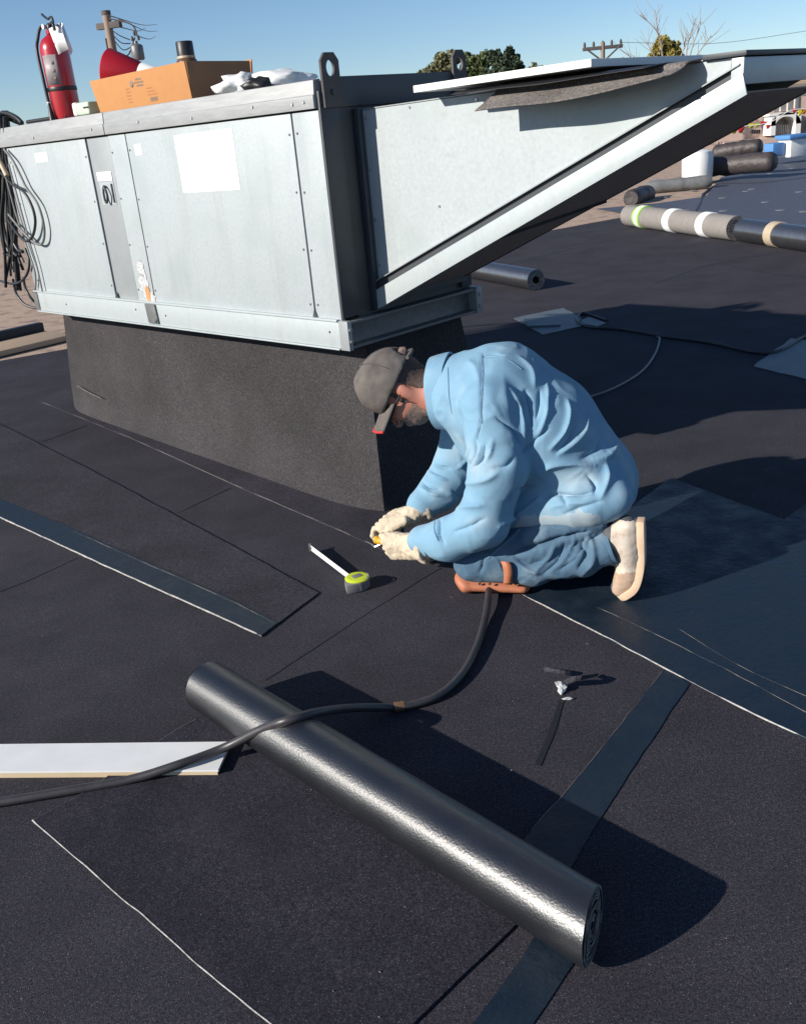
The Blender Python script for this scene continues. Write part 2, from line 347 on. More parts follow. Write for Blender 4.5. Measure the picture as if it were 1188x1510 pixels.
for pts, wd in [([G(392, 1004), G(470, 952), G(560, 893), G(650, 838)], 0.009), ([G(-30, 885), G(50, 853), G(115, 823)], 0.010),
                ([G(262, 757), G(340, 720)], 0.012), ([G(62, 652), G(128, 628)], 0.014), ([G(10, 1140), G(190, 1115), G(292, 1061)], 0.007),
                ([G(700, 405), G(790, 380), G(900, 355)], 0.02), ([G(960, 420), G(1050, 390), G(1150, 372)], 0.02), ([G(1188, 410), G(1090, 395), G(1000, 368)], 0.02)]:
    bead(deck, pts, wd)

def edge_line(parent, pts, r0, m, z, seed=0.0, name='cut_edge', lift=0.0, k=14, keep=-0.25):
    P = catmull([np.array([p[0], p[1], z]) for p in pts], k); R = []
    for i, p in enumerate(P):
        nz = mnoise.noise((p[0] * 7, p[1] * 7, seed)) + 0.6 * mnoise.noise((p[0] * 31, p[1] * 31, seed))
        R.append(r0 * (0.25 if nz < keep else 0.75 + 0.7 * max(nz, 0)))
        p[0] += 0.003 * mnoise.noise((p[0] * 12, p[1] * 12, seed + 3)); p[1] += 0.003 * mnoise.noise((p[0] * 12, p[1] * 12, seed + 8))
    return mesh(name, *tubeg(P, R, 5), m, parent, True)

# --- loose strip of cap sheet at the left with its glossy selvage
s1 = setp(mesh('membrane_strip', *sheetg([G(470, 876), G(386, 940), G(200, 855), G(0, 764), G(-160, 690), G(-160, 560), G(0, 626), G(130, 692), G(330, 800)], 0.0005, 0.007, 0.003, 0.05, 2), M_ROOF),
          'loose black roofing strip with glossy selvage, square end by the tape measure', 'roofing strip')
mesh('selvage', *sheetg([G(386, 939.5), G(410, 921), G(330, 880), G(210, 828), G(110, 782), G(0, 738), G(-160, 668), G(-160, 691), G(0, 764), G(200, 855)], 0.0072, 0.0085, 0.002, 0.05, 4), M_FILM, s1)
edge_line(s1, [G(386, 940), G(310, 905), G(200, 856), G(100, 810), G(0, 764), G(-160, 692)], 0.0042, M_EDGE, 0.006, 2, keep=-0.4)
edge_line(s1, [G(405, 922), G(350, 893), G(270, 857), G(190, 822), G(110, 786)], 0.0016, M_EDGE_DIM, 0.0085, 5, keep=0.0)

# --- flashing flange running along the foot of the curb
s2 = setp(mesh('flashing_flange', *sheetg([G(600, 740), G(583, 822), G(548, 804), G(500, 783), G(350, 718), G(200, 650), G(63, 594), G(110, 560), G(300, 610)], 0.0004, 0.006, 0.002, 0.08, 7), M_ROOF),
          'black flashing sheet folded out along the foot of the curb', 'roof flashing')
edge_line(s2, [G(548, 804), G(500, 783), G(350, 718), G(200, 650), G(120, 617), G(63, 594)], 0.0022, M_EDGE_DIM, 0.0055, 9, keep=-0.1)

# --- sheet at the right with the long pale cut edge; shiny bitumen side
s3 = setp(mesh('membrane_sheet', *sheetg([G(775, 880), G(880, 935), G(980, 988), G(1090, 1045), G(1188, 1092), G(1420, 1190), G(1560, 700), G(1260, 690), G(1155, 768), G(988, 706), G(905, 768), G(850, 810)], 0.0006, 0.0065, 0.003, 0.06, 11), M_FILM),
          'bluish black shiny roofing sheet with long pale cut edge behind the shoe', 'roofing sheet')
edge_line(s3, [G(770, 879), G(880, 935), G(980, 988), G(1090, 1045), G(1188, 1091), G(1420, 1189)], 0.0030, M_EDGE, 0.006, 12, keep=-0.2)
edge_line(s3, [G(1000, 930), G(1090, 985), G(1200, 1035)], 0.0010, M_EDGE_DIM, 0.0068, 24, keep=0.1)
edge_line(s3, [G(880, 898), G(960, 935), G(1060, 985), G(1130, 1022), G(1200, 1060)], 0.0012, M_EDGE_DIM, 0.0068, 14, keep=0.05)

# --- glossy selvage band running towards us under the roll
s4 = setp(mesh('selvage_band', *sheetg([G(979, 988), G(1016, 1010), G(926, 1143), G(890, 1200), G(830, 1295), G(740, 1280), G(783, 1226), G(850, 1150)], 0.0005, 0.003, 0.003, 0.05, 21), M_FILM),
          'narrow glossy black selvage band crossing under the silver roll', 'roofing strip')
mesh('band_end', *sheetg([G(800, 1362), G(880, 1372), G(841, 1428), G(787, 1509), G(755, 1560), G(662, 1560), G(698, 1509), G(768, 1416)], 0.0005, 0.003, 0.003, 0.05, 23), M_FILM, s4)
edge_line(s4, [G(979, 988), G(915, 1068), G(850, 1150), G(783, 1226)], 0.0016, M_EDGE_DIM, 0.003, 3, keep=-0.1)

# --- cut flap with pale torn scrap
s5 = setp(mesh('cut_slit', *sheetg([G(825, 1030), G(832, 1032), G(818, 1080), G(797, 1130), G(789, 1128), G(809, 1078)], 0.0004, 0.002, 0.001, 0.03, 2), M_SEAM, deck))
fl = []
for i in range(9):
    t = i / 8; a = G(830 + 50 * t, 1012 - 16 * t ** 0.6, 0.004 + 0.045 * math.sin(math.pi * min(1, t * 1.1))); d = np.array([0.007, 0.013, 0.008]) * (1 - 0.6 * t)
    fl += [a - d * 0.4, a + d]
fc = [(2 * i, 2 * i + 2, 2 * i + 3, 2 * i + 1) for i in range(8)]
flap = mesh('membrane_flap', fl, fc, M_ROOF); flap.modifiers.new('s', 'SOLIDIFY').thickness = 0.004
setp(flap, 'small curled tongue of black roofing lifted beside the cut slit', 'roofing scrap')
fl2 = []
for i in range(7):
    t = i / 6; a = G(802 + 45 * t, 990 + 8 * t, 0.003 + 0.02 * math.sin(math.pi * t)); fl2 += [a, a + np.array([0.004, 0.012, 0.006])]
f2 = mesh('raised_lip', fl2, [(2 * i, 2 * i + 2, 2 * i + 3, 2 * i + 1) for i in range(6)], M_ROOF, flap)
f2.modifiers.new('s', 'SOLIDIFY').thickness = 0.003
def crumple(name, c, r, m, seed, sq=(1, 1, 0.6), amp=0.6, parent=None, sub=2):
    bm = bmesh.new(); bmesh.ops.create_icosphere(bm, subdivisions=sub, radius=1.0)
    for q in bm.verts:
        d = q.co.normalized(); k = 1 + amp * mnoise.noise(d * 1.7 + Vector((seed, 0, 0))) + amp * 0.5 * mnoise.noise(d * 4 + Vector((0, seed, 0)))
        q.co = Vector((c[0] + d.x * r * sq[0] * k, c[1] + d.y * r * sq[1] * k, c[2] + d.z * r * sq[2] * k))
    me = bpy.data.meshes.new(name); bm.to_mesh(me); bm.free(); me.materials.append(m)
    o = bpy.data.objects.new(name, me); COL.objects.link(o)
    if parent: o.parent = parent
    return o
sc = setp(crumple('torn_scrap', G(827, 1013, 0.012), 0.019, M_FOIL, 3.3, (0.8, 1.2, 0.55), 0.9), 'crumpled pale torn scrap at the end of the cut slit', 'scrap')
crumple('loose_shred', G(836, 1030, 0.006), 0.008, M_FOIL, 7.3, (1.4, 0.6, 0.5), 0.9, sc)

dv_ = []; r9 = random.Random(11)
for k in range(80):
    px_, py_ = r9.uniform(0, 1188), r9.uniform(600, 1500); p = G(px_, py_, 0.008); r_ = r9.choice([0.0008, 0.001, 0.0013, 0.0018]); a_ = r9.uniform(0, 6.3)
    q = np.array([math.cos(a_), math.sin(a_), 0]) * r_ * r9.uniform(1, 2.6); n_ = np.array([-math.sin(a_), math.cos(a_), 0]) * r_
    dv_.append(([p - q, p + n_, p + q, p - n_ * 0.7, p + [0, 0, r_ * 1.2]], [(0, 1, 4), (1, 2, 4), (2, 3, 4), (3, 0, 4), (0, 3, 2, 1)]))
setp(mesh('loose_grit', *join(*dv_), M_EDGE_DIM), 'pale specks of grit and shavings scattered over the black roof', kind='stuff')

# --- timber edging and old gravel at the far left
tb = empty('timber_edging', (0, 0, 0)); setp(tb, 'tan timber edging strip between gravel and black roof at far left', 'timber')
a, b = G(-140, 560), G(110, 500); dirv = (b - a) / np.linalg.norm(b - a); nn = np.array([-dirv[1], dirv[0], 0])
prism('board', [a, b, b + nn * 0.5, a + nn * 0.5], (0, 0, 0.05), M_TIMBER, tb, 0.006)
prism('shade_strip', [a + nn * 0.53, b + nn * 0.53, b + nn * 0.62, a + nn * 0.62], (0, 0, 0.13), M_SEAM, tb, 0.006)  # dark raised strip standing in for the shadow line behind the board

# --- bluish base sheet beyond the two big rolls, with its white fastener plates
s6 = setp(mesh('base_sheet', *sheetg([G(880, 308), G(960, 322), G(1080, 345), G(1188, 356), (9.5, 10.6), (13.5, 20), G(1188, 222), G(1120, 240), G(1062, 262), G(1040, 290), G(968, 300)], 0.0005, 0.005, 0.01, 0.3, 31), M_BASE),
          'grey blue base sheet dotted with white fastener plates beyond the big rolls', 'base sheet')
bead(s6, [G(1020, 322), G(1032, 300), G(1036, 286)], 0.05, 0.005, 0.006)
bead(s6, [G(1036, 286), G(1060, 272), G(1120, 270), G(1190, 262)], 0.06, 0.005, 0.006)
fp = None
for px, py in [(980, 291), (1022, 281), (1066, 311), (1100, 282), (1108, 279), (1128, 298), (1065, 292), (1167, 248), (1162, 257), (1135, 256), (1120, 259), (1150, 310), (1178, 283), (1185, 312), (1098, 248), (1010, 310)]:
    p = G(px, py, 0.0055)
    if fp is None:
        fp = lathe('fastener_plate', [(0.075, 0), (0.07, 0.006), (0.02, 0.008)], M_CABLE_G, s6, 12); fp.location = p
    else:
        q = fp.copy(); COL.objects.link(q); q.location = p; q.parent = s6

# --- flat offcuts lying in the shade behind the man
o1 = setp(mesh('film_offcut', *sheetg([G(757, 470), G(830, 455), G(856, 468), G(857, 482), G(800, 494)], 0.0005, 0.006, 0.01, 0.1, 41), M_SHEETB), 'blue grey film offcut in the shade, with folded flap on it', 'offcut')
mesh('folded_flap', *sheetg([G(772, 474), G(818, 470), G(826, 482), G(778, 484)], 0.0062, 0.02, 0.01, 0.1, 42), M_SHEETB, o1)
setp(mesh('film_offcut', *sheetg([G(1110, 541), G(1165, 500), G(1260, 510), G(1260, 570), G(1188, 560)], 0.0005, 0.006, 0.01, 0.1, 43), M_SHEETB), 'blue grey film sheet in the shade at the right edge, thin hose beside it', 'offcut')
setp(mesh('film_offcut', *sheetg([G(850, 476), G(868, 468), G(893, 477), G(880, 482)], 0.0005, 0.006, 0.01, 0.1, 44), M_SHEETB), 'small blue grey scrap inside the thin hose loop in the shade', 'offcut')
setp(tube('thin_hose', [G(895, 472, .01), G(860, 462, .01), G(850, 472, .01), G(868, 482, .01), G(920, 486, .01), G(985, 497, .01), G(1050, 506, .01), G(1115, 520, .01), G(1150, 516, .01), G(1190, 494, .01), G(1260, 470, .01)], 0.012, M_BLACK, None, 8),
     'thin black hose looping across the shaded roof behind the man', 'hose')
setp(tube('thin_rope', [G(855, 590, .008), G(905, 572, .008), G(945, 548, .008), G(965, 522, .008), G(972, 500, .008), G(968, 497, .008)], 0.007, M_CABLE_G, None, 8),
     'thin grey cord curving down behind the back of the man', 'cord')

# ------------------------------------------------------------------ rooftop air unit
UZ0, UZB, UZT, UZ1 = 0.74, 0.857, 1.697, 1.808
UW, UD, UYAW = 2.857, 0.846, -0.8024
UC = np.array([-0.1773, 4.0907, 0.0])
ue1 = np.array([math.cos(UYAW), math.sin(UYAW), 0]); ue2 = np.array([-math.sin(UYAW), math.cos(UYAW), 0])
def UL(x, y, z): return UC + ue1 * x + ue2 * y + np.array([0, 0, z])

curb = empty('roof_curb', UC, UYAW); setp(curb, 'flared black clad curb carrying the metal air unit', 'curb')
def curb_face(name, p):   # grid face with a soft cant at the foot
    (tl, tr, br, bl) = [np.array(q, float) for q in p]; nx, nz = 26, 14; v = []; f = []
    for j in range(nz + 1):
        t = j / nz; s = t ** 1.0
        for i in range(nx + 1):
            u = i / nx; a = tl + (tr - tl) * u; b = bl + (br - bl) * u
            q = a + (b - a) * s
            nrm = np.cross(tr - tl, bl - tl); nrm /= np.linalg.norm(nrm)
            cant = -max(0, (t - 0.80) / 0.20) ** 2 * (0.085 if name == 'front_face' else 0.03) * max(0.0, 1 - abs(2 * u - 1) ** 10)
            q = q + nrm * (cant + 0.004 * mnoise.noise((q[0] * 2.5, q[1] * 2.5, q[2] * 3)))
            v.append(q)
    for j in range(nz):
        for i in range(nx):
            k = j * (nx + 1) + i; f.append((k, k + 1, k + nx + 2, k + nx + 1))
    return mesh(name, v, f, M_CURB, curb, True)
ct = [(-2.84, 0.15), (-0.03, 0.15), (-0.03, 0.78), (-2.84, 0.78)]
cb = [(-3.20, 0.25), (0.13, 0.005), (0.06, 0.86), (-3.1, 0.95)]
for k, nm in enumerate(['front_face', 'right_face', 'rear_face', 'left_face']):
    a, b = k, (k + 1) % 4
    curb_face(nm, [(*ct[a], 0.76), (*ct[b], 0.76), (*cb[b], 0.0), (*cb[a], 0.0)])
# a lap edge scuffed low on the front face
bl = [np.array([-2.93 + 0.02, 0.135, 0.155]), np.array([-2.7, 0.13, 0.13]), np.array([-2.5, 0.125, 0.13])]
tube('scuff', [(-2.96, 0.19, 0.19), (-2.8, 0.180, 0.165), (-2.62, 0.170, 0.15)], 0.003, M_EDGE_DIM, curb, 5)

unit = empty('air_handling_unit', UC, UYAW); setp(unit, 'large galvanised rooftop air unit with sloping intake hood on a black curb', 'air unit')
g = 0.0025
box('inner_shell', (-UW + 0.03, 0.012, UZ0 + 0.06), (-0.03, UD - 0.01, UZ1 - 0.02), M_GAP, unit)
pan = [(-2.80, -1.868, M_GALV), (-1.862, -1.640, M_GALV2), (-1.634, -1.468, M_GALV), (-1.464, -0.178, M_GALV), (-0.172, -0.006, M_GALV)]
for x0, x1, m in pan:
    yy = 0.006 if m is M_GALV2 else 0.0
    box('front_panel', (x0 + g, yy, UZB + 0.004), (x1 - g, yy + 0.02, UZT - 0.004), m, unit, 0.002)
box('corner_post', (-UW + 0.002, 0.004, UZB + 0.004), (-2.803, 0.05, UZT - 0.004), M_GALV2, unit, 0.002)
box('rear_panel', (-UW, UD - 0.012, UZB), (0, UD, UZT), M_GALV, unit)
box('left_panel', (-UW, 0.055, UZB), (-UW + 0.012, UD - 0.014, UZT), M_GALV2, unit)
box('top_panel', (-UW + 0.005, 0.02, UZ1 - 0.02), (-0.03, UD - 0.005, UZ1 - 0.006), M_CAP, unit)
# top caps in two lengths, each with a drip fold
for x0, x1 in [(-UW - 0.006, -1.634), (-1.626, -0.012)]:
    pr = [(x0, 0.03, UZ1), (x0, -0.006, UZ1 - 0.004), (x0, -0.010, UZ1 - 0.055), (x0, -0.016, UZ1 - 0.060), (x0, -0.016, UZT + 0.004), (x0, 0.03, UZT + 0.004)]
    prism('top_cap', pr, (x1 - x0, 0, 0), M_CAP, unit, 0.0015)
for x in (-2.4, -1.75, -1.3, -0.85, -0.4, -0.07, -0.14):
    lathe('screw', [(0.007, 0), (0.006, 0.004)], M_RAIL, unit, 8, (x, -0.017, UZ1 - 0.075 + 0.008 * math.sin(x * 9)), (0, -1, 0))
# base rail: channel section on the front, end and left
prism('base_rail', [(-UW + 0.055, -0.012, UZB), (-UW + 0.055, -0.012, UZ0 + 0.004), (-UW + 0.055, 0.10, UZ0 + 0.004), (-UW + 0.055, 0.10, UZB)], (UW - 0.07, 0, 0), M_RAIL, unit, 0.003)
box('rail_lip', (-UW + 0.02, -0.020, UZB + 0.0005), (-0.02, 0.03, UZB + 0.010), M_RAIL, unit, 0.002)
box('rail_foot', (-UW + 0.02, -0.022, UZ0 - 0.004), (-0.018, 0.03, UZ0 + 0.003), M_RAIL, unit, 0.002)
rr = [(-0.03, 0.01, UZ0), (0.035, 0.01, UZ0), (0.035, 0.01, UZ0 + 0.012), (-0.012, 0.01, UZ0 + 0.014), (-0.012, 0.01, UZB - 0.014), (0.035, 0.01, UZB - 0.012), (0.035, 0.01, UZB), (-0.03, 0.01, UZB)]
prism('end_rail', rr, (0, UD - 0.02, 0), M_PLATE, unit, 0.002)
box('rail_end_plate', (-0.016, -0.014, UZ0 - 0.004), (0.040, 0.009, UZB + 0.005), M_GALV2, unit, 0.002)
for z in (UZ0 + 0.035, UZ0 + 0.085):
    lathe('bolt', [(0.009, 0), (0.008, 0.007)], M_STEEL, unit, 6, (0.041, -0.002, z), (1, 0, 0))
box('rail_end_plate', (-0.02, UD - 0.012, UZ0 - 0.004), (0.042, UD + 0.03, UZB + 0.005), M_GALV2, unit, 0.002)
for z in (UZ0 + 0.03, UZ0 + 0.085): lathe('bolt', [(0.009, 0), (0.008, 0.006)], M_STEEL, unit, 6, (0.043, UD + 0.01, z), (1, 0, 0))
box('corner_plate', (-UW - 0.004, -0.016, UZ0 + 0.010), (-UW + 0.052, 0.08, UZB - 0.003), M_PLATE, unit, 0.002)
prism('joint_bracket', [(-1.535, -0.0225, UZ0 + 0.012), (-1.44, -0.0225, UZ0 + 0.012), (-1.45, -0.0225, UZB - 0.003), (-1.545, -0.0225, UZB - 0.003)], (0, 0.009, 0), M_PLATE, unit, 0.002)
lathe('bolt', [(0.014, 0), (0.012, 0.012)], M_STEEL, unit, 8, (-1.46, -0.023, UZ0 + 0.035), (0, -1, 0))
for x, z in [(-2.45, UZ0 + 0.06), (-1.66, UZ0 + 0.075), (-1.37, UZ0 + 0.06), (-0.08, UZ0 + 0.07)]:
    lathe('rivet', [(0.006, 0), (0.004, 0.002)], M_DARK, unit, 8, (x, -0.0125, z), (0, -1, 0))
for xs_ in (-2.78, -1.89, -1.615, -1.445, -0.20, -0.15):
    for k in range(4):
        z_ = UZB + 0.07 + k * 0.228 + 0.006 * math.sin(k * 5 + xs_ * 9)
        lathe('screw', [(0.0055, 0), (0.0045, 0.003)], M_PLATE, unit, 8, (xs_, -0.0002, z_), (0, -1, 0))
# stickers, latch, foil patch, rust
def plate(name, x0, x1, z0, z1, m, y=-0.0015, sk=0.0, parent=unit):
    return prism(name, [(x0, y, z0), (x1, y, z0 + sk), (x1 + 0.002, y, z1 + sk), (x0 - 0.002, y, z1)], (0, 0.0016, 0), m, parent)
plate('notice_sticker', -1.035, -0.585, 1.405, 1.66, M_PAPER, sk=0.004)
plate('notice_sticker', -2.46, -2.315, 1.600, 1.650, M_PAPER)
plate('notice_sticker', -1.395, -1.335, 1.590, 1.640, M_PAPER)
lt = plate('latch_plate', -1.815, -1.675, 1.36, 1.475, M_GALV, 0.0035)
plate('notice_sticker', -1.82, -1.675, 1.48, 1.525, M_PAPER, 0.003)
box('latch_slot', (-1.695, -0.002, 1.37), (-1.684, 0.003, 1.465), M_DARK, lt)
tube('latch_pull', [(-1.765, 0.0, 1.455), (-1.74, -0.014, 1.45), (-1.722, -0.016, 1.41), (-1.735, -0.016, 1.375), (-1.752, -0.016, 1.38), (-1.757, -0.014, 1.43), (-1.765, 0.0, 1.455)], 0.006, M_DARK, lt, 8)
def blotch(name, cx, cz, rx, rz, m, seed, y=-0.003, n=26):
    poly = []
    for i in range(n):
        t = 2 * math.pi * i / n; k = 1 + 0.35 * mnoise.noise((math.cos(t) * 2, math.sin(t) * 2, seed)) + 0.15 * math.sin(t * 7 + seed)
        poly.append((cx + rx * k * math.cos(t), y, cz + rz * k * math.sin(t)))
    return prism(name, poly, (0, 0.0028, 0), m, unit)
blotch('foil_patch', -1.545, 0.955, 0.045, 0.055, M_FOIL, 1.0)
blotch('foil_patch', -1.55, 1.035, 0.035, 0.045, M_FOIL, 4.0)
blotch('foil_patch', -1.505, 0.885, 0.05, 0.03, M_FOIL, 6.0)
blotch('rust_stain', -1.52, 0.905, 0.022, 0.042, M_RUST, 2.0, -0.0045)
prism('drain_wedge', [(-1.865, -0.006, UZB + 0.012), (-1.835, -0.006, UZB + 0.012), (-1.85, -0.006, UZB + 0.045)], (0, 0.006, 0), M_DARK, unit)
prism('drain_wedge', [(-0.188, -0.006, UZB + 0.012), (-0.158, -0.006, UZB + 0.012), (-0.173, -0.006, UZB + 0.045)], (0, 0.006, 0), M_DARK, unit)
# dark end wall with corner post, inner flange and two lifting lugs
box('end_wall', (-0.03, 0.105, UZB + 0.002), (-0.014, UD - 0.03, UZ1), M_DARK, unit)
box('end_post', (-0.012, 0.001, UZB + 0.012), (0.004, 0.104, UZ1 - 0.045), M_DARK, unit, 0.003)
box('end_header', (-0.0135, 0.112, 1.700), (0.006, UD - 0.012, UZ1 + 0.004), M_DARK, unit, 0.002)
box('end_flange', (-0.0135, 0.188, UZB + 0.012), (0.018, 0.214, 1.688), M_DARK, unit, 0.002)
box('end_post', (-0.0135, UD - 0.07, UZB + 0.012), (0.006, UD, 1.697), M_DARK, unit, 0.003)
def lug(y0, y1):
    zc = 1.842; cy = (y0 + y1) / 2; c = 0.022; zt = 1.898
    out = [(y0, 1.70), (y1, 1.70), (y1, zt - c * 1.3), (y1 - c, zt), (y0 + c, zt), (y0, zt - c * 1.3)]
    n = 24; hole = [(cy + 0.021 * math.cos(2 * math.pi * k / n), zc + 0.030 * math.sin(2 * math.pi * k / n)) for k in range(n)]
    # ring of quads between hole and outline sampled at the same angles
    def outp(t):
        d = np.array([math.cos(t), math.sin(t)]); best = 9
        for i in range(len(out)):
            a = np.array(out[i]) - (cy, zc); b = np.array(out[(i + 1) % len(out)]) - (cy, zc); e = b - a
            den = d[0] * e[1] - d[1] * e[0]
            if abs(den) < 1e-9: continue
            s = (a[0] * e[1] - a[1] * e[0]) / den; u = (a[0] * d[1] - a[1] * d[0]) / den
            if s > 0 and -1e-6 <= u <= 1 + 1e-6: best = min(best, s)
        return (cy + d[0] * best, zc + d[1] * best)
    angs = sorted([2 * math.pi * k / n for k in range(n)] + [math.atan2(p[1] - zc, p[0] - cy) % (2 * math.pi) for p in out])
    v = []; f = []; N = len(angs)
    for x in (0.0065, 0.0185):
        for t in angs:
            h = (cy + 0.021 * math.cos(t), zc + 0.030 * math.sin(t)); o = outp(t)
            v += [(x, h[0], h[1]), (x, o[0], o[1])]
    for i in range(N):
        j = (i + 1) % N
        f += [(2 * i, 2 * i + 1, 2 * j + 1, 2 * j), (2 * N + 2 * i, 2 * N + 2 * j, 2 * N + 2 * j + 1, 2 * N + 2 * i + 1),
              (2 * i, 2 * j, 2 * N + 2 * j, 2 * N + 2 * i), (2 * i + 1, 2 * N + 2 * i + 1, 2 * N + 2 * j + 1, 2 * j + 1)]
    o = mesh('lifting_lug', v, f, M_LUG, unit)
    lathe('bolt', [(0.011, 0), (0.009, 0.008)], M_DARK, o, 8, (0.019, cy, 1.755), (1, 0, 0)); return o
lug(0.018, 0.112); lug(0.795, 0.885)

# intake hood
hy0, hy1 = 0.22, 0.80
hood = empty('intake_hood'); hood.parent = unit
def hl(x): return 0.935 + (1.640 - 0.935) * x / 1.66       # slanted lower line of the side
side = [(0.004, 1.680), (0.004, 0.965), (0.06, 0.975), (1.60, hl(1.60) + 0.030), (1.605, 1.705)]
prism('side_panel', [(x, hy0, z) for x, z in side], (0, 0.003, 0), M_GALV, hood)
prism('side_panel', [(x, hy1, z) for x, z in side], (0, 0.003, 0), M_GALV, hood)
prism('top_sheet', [(0.004, hy0 - 0.004, 1.682), (1.515, hy0 - 0.004, 1.7065), (1.515, hy1 + 0.004, 1.7065), (0.004, hy1 + 0.004, 1.682)], (0, 0, 0.004), M_GALV2, hood)
x0, x1 = -0.002, 1.64
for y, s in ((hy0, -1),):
    # fold above, dark strip painted as its shade, bright flange below
    prism('edge_fold', [(x0 + 0.0, y, hl(x0) + 0.058), (x1, y, hl(x1) + 0.058), (x1, y + s * 0.022, hl(x1) + 0.052), (x0, y + s * 0.022, hl(x0) + 0.052)], (0, 0, 0.004), M_GALV2, hood)
    prism('edge_flange', [(x0 + 0.02, y + s * 0.018, hl(x0) - 0.058), (x1 + 0.028, y + s * 0.018, hl(x1) - 0.030), (x1 + 0.012, y + s * 0.018, hl(x1) + 0.030), (x0 - 0.006, y + s * 0.018, hl(x0) + 0.014)], (0, s * 0.006, 0), M_RAIL, hood, 0.001)
    prism('edge_shade_strip', [(x0 + 0.004, y + s * 0.002, hl(x0) + 0.012), (x1, y + s * 0.002, hl(x1) + 0.028), (x1, y + s * 0.002, hl(x1) + 0.056), (x0 + 0.004, y + s * 0.002, hl(x0) + 0.056)], (0, s * 0.004, 0), M_DARK, hood)
    prism('edge_return', [(x0 + 0.03, y, hl(x0) - 0.055), (x1 + 0.02, y, hl(x1) - 0.028), (x1 + 0.02, y + s * 0.017, hl(x1) - 0.028), (x0 + 0.03, y + s * 0.017, hl(x0) - 0.055)], (0, 0, 0.003), M_GALV2, hood)
# outer lip
box('outer_lip', (1.612, hy0 - 0.016, 1.630), (1.652, hy1 + 0.016, 1.704), M_RAIL, hood, 0.003)
box('outer_lip_cap', (1.52, hy0 - 0.02, 1.7075), (1.66, hy1 + 0.02, 1.722), M_DARK, hood, 0.003)
box('outer_lip_web', (1.505, hy0 + 0.004, 1.665), (1.61, hy1 - 0.002, 1.704), M_GALV2, hood)
# sloping screen, with a cross bar, frame and fine wires
def sp(x, y, dz=0.0): return np.array([x, y, hl(x) - 0.012 + dz])
prism('screen', [sp(0.02, hy0 + 0.006), sp(1.61, hy0 + 0.006), sp(1.61, hy1 - 0.004), sp(0.02, hy1 - 0.004)], (0, 0, 0.004), M_SCREEN, hood)
ws = []
for k in range(1, 70):
    x = 0.02 + 1.59 * k / 70; ws.append(tubeg([sp(x, hy0 + 0.007, -0.004), sp(x, hy1 - 0.005, -0.004)], 0.0016, 4))
for k in range(1, 27):
    y = hy0 + (hy1 - hy0) * k / 27; ws.append(tubeg([sp(0.03, y, -0.006), sp(1.6, y, -0.006)], 0.0016, 4))
setp(mesh('screen_wire', *join(*ws), M_SCREEN, hood), kind='stuff')
tube('cross_bar', [sp(0.55, hy0 + 0.01, -0.014), sp(0.80, hy1 - 0.01, -0.014)], 0.006, M_DARK, hood, 6, 1)
tube('frame_bar', [sp(0.02, hy1 - 0.01, -0.004), sp(1.6, hy1 - 0.01, -0.004)], 0.007, M_LUG, hood, 6, 1)
box('throat_plate', (0.001, hy0 + 0.004, 0.90), (0.02, hy1 - 0.002, 1.66), M_DARK, hood)
for x, z in [(0.28, 1.672), (0.4, 1.3), (0.03, 1.65), (0.03, 1.45), (0.03, 1.25), (0.03, 1.06), (0.62, 1.672)]: lathe('screw', [(0.006, 0), (0.005, 0.004)], M_STEEL, hood, 8, (x, hy0 - 0.0005, z), (0, -1, 0))

# --- foam board and roofing offcuts on the hood
fb = mesh('foam_board', *prismg([(0.42, 0.10, 1.7165), (1.195, 0.10, 1.7255), (1.195, 0.86, 1.7255), (0.42, 0.86, 1.7165)], (0, 0, 0.024)), M_FOAM)
bevel(fb, 0.002); fb.location = UC; fb.rotation_euler = (0, 0, UYAW); setp(fb, 'white foam board lying on top of the intake hood', 'foam board')
def droop(name, x0, x1, pts, m, th, lab, seed, skew=0.0, curl=0.0):
    """a stiff sheet: profile (y, z) swept along x, with slow waviness"""
    P = catmull([np.array([p[0], p[1], 0]) for p in pts], 5); n = 24; v = []; f = []
    for i in range(n + 1):
        u = i / n; x = x0 + (x1 - x0) * u
        for j, p in enumerate(P):
            k = j / (len(P) - 1)
            e = (1 - k) ** 2 * (0.005 * mnoise.noise((u * 3, seed, 0)) + curl * u ** 3)
            v.append((x + skew * (1 - k), p[0], p[1] + e))
    m_ = len(P)
    for i in range(n):
        for j in range(m_ - 1): f.append((i * m_ + j, (i + 1) * m_ + j, (i + 1) * m_ + j + 1, i * m_ + j + 1))
    o = mesh(name, v, f, m, None, True); o.modifiers.new('s', 'SOLIDIFY').thickness = th
    o.location = UC; o.rotation_euler = (0, 0, UYAW); return setp(o, lab, 'roofing offcut')
M_OFF = granule('offcut_granules', (0.10, 0.09, 0.085), (0.21, 0.19, 0.175), (0.34, 0.31, 0.28), 4.0)
droop('roofing_offcut', 0.80, 1.52, [(0.050, 1.634), (0.085, 1.655), (0.13, 1.682), (0.22, 1.7115), (0.8, 1.7115)], M_OFF, 0.004, 'pale granulated offcut drooping over the near edge of the hood', 1.0, -0.05, 0.04)
droop('roofing_offcut', 0.62, 1.42, [(0.075, 1.694), (0.14, 1.7055), (0.25, 1.7135), (0.82, 1.7140)], M_SEAM, 0.002, 'thin black offcut sandwiched right under the white foam board', 4.0, 0.0, 0.01)

# ------------------------------------------------------------------ things on top of the unit
def UPL(px, py, b):                        # photo point on the plane y = b of the unit, unit coordinates
    d = ray(px, py); P0 = UC + ue2 * b; t = ((P0 - CO) @ ue2) / (d @ ue2); P = CO + t * d
    return np.array([(P - UC) @ ue1, b, P[2]])
def on_unit(name, a, b, z=UZ1, rz=0.0):
    return empty(name, UL(a, b, z), UYAW + rz)

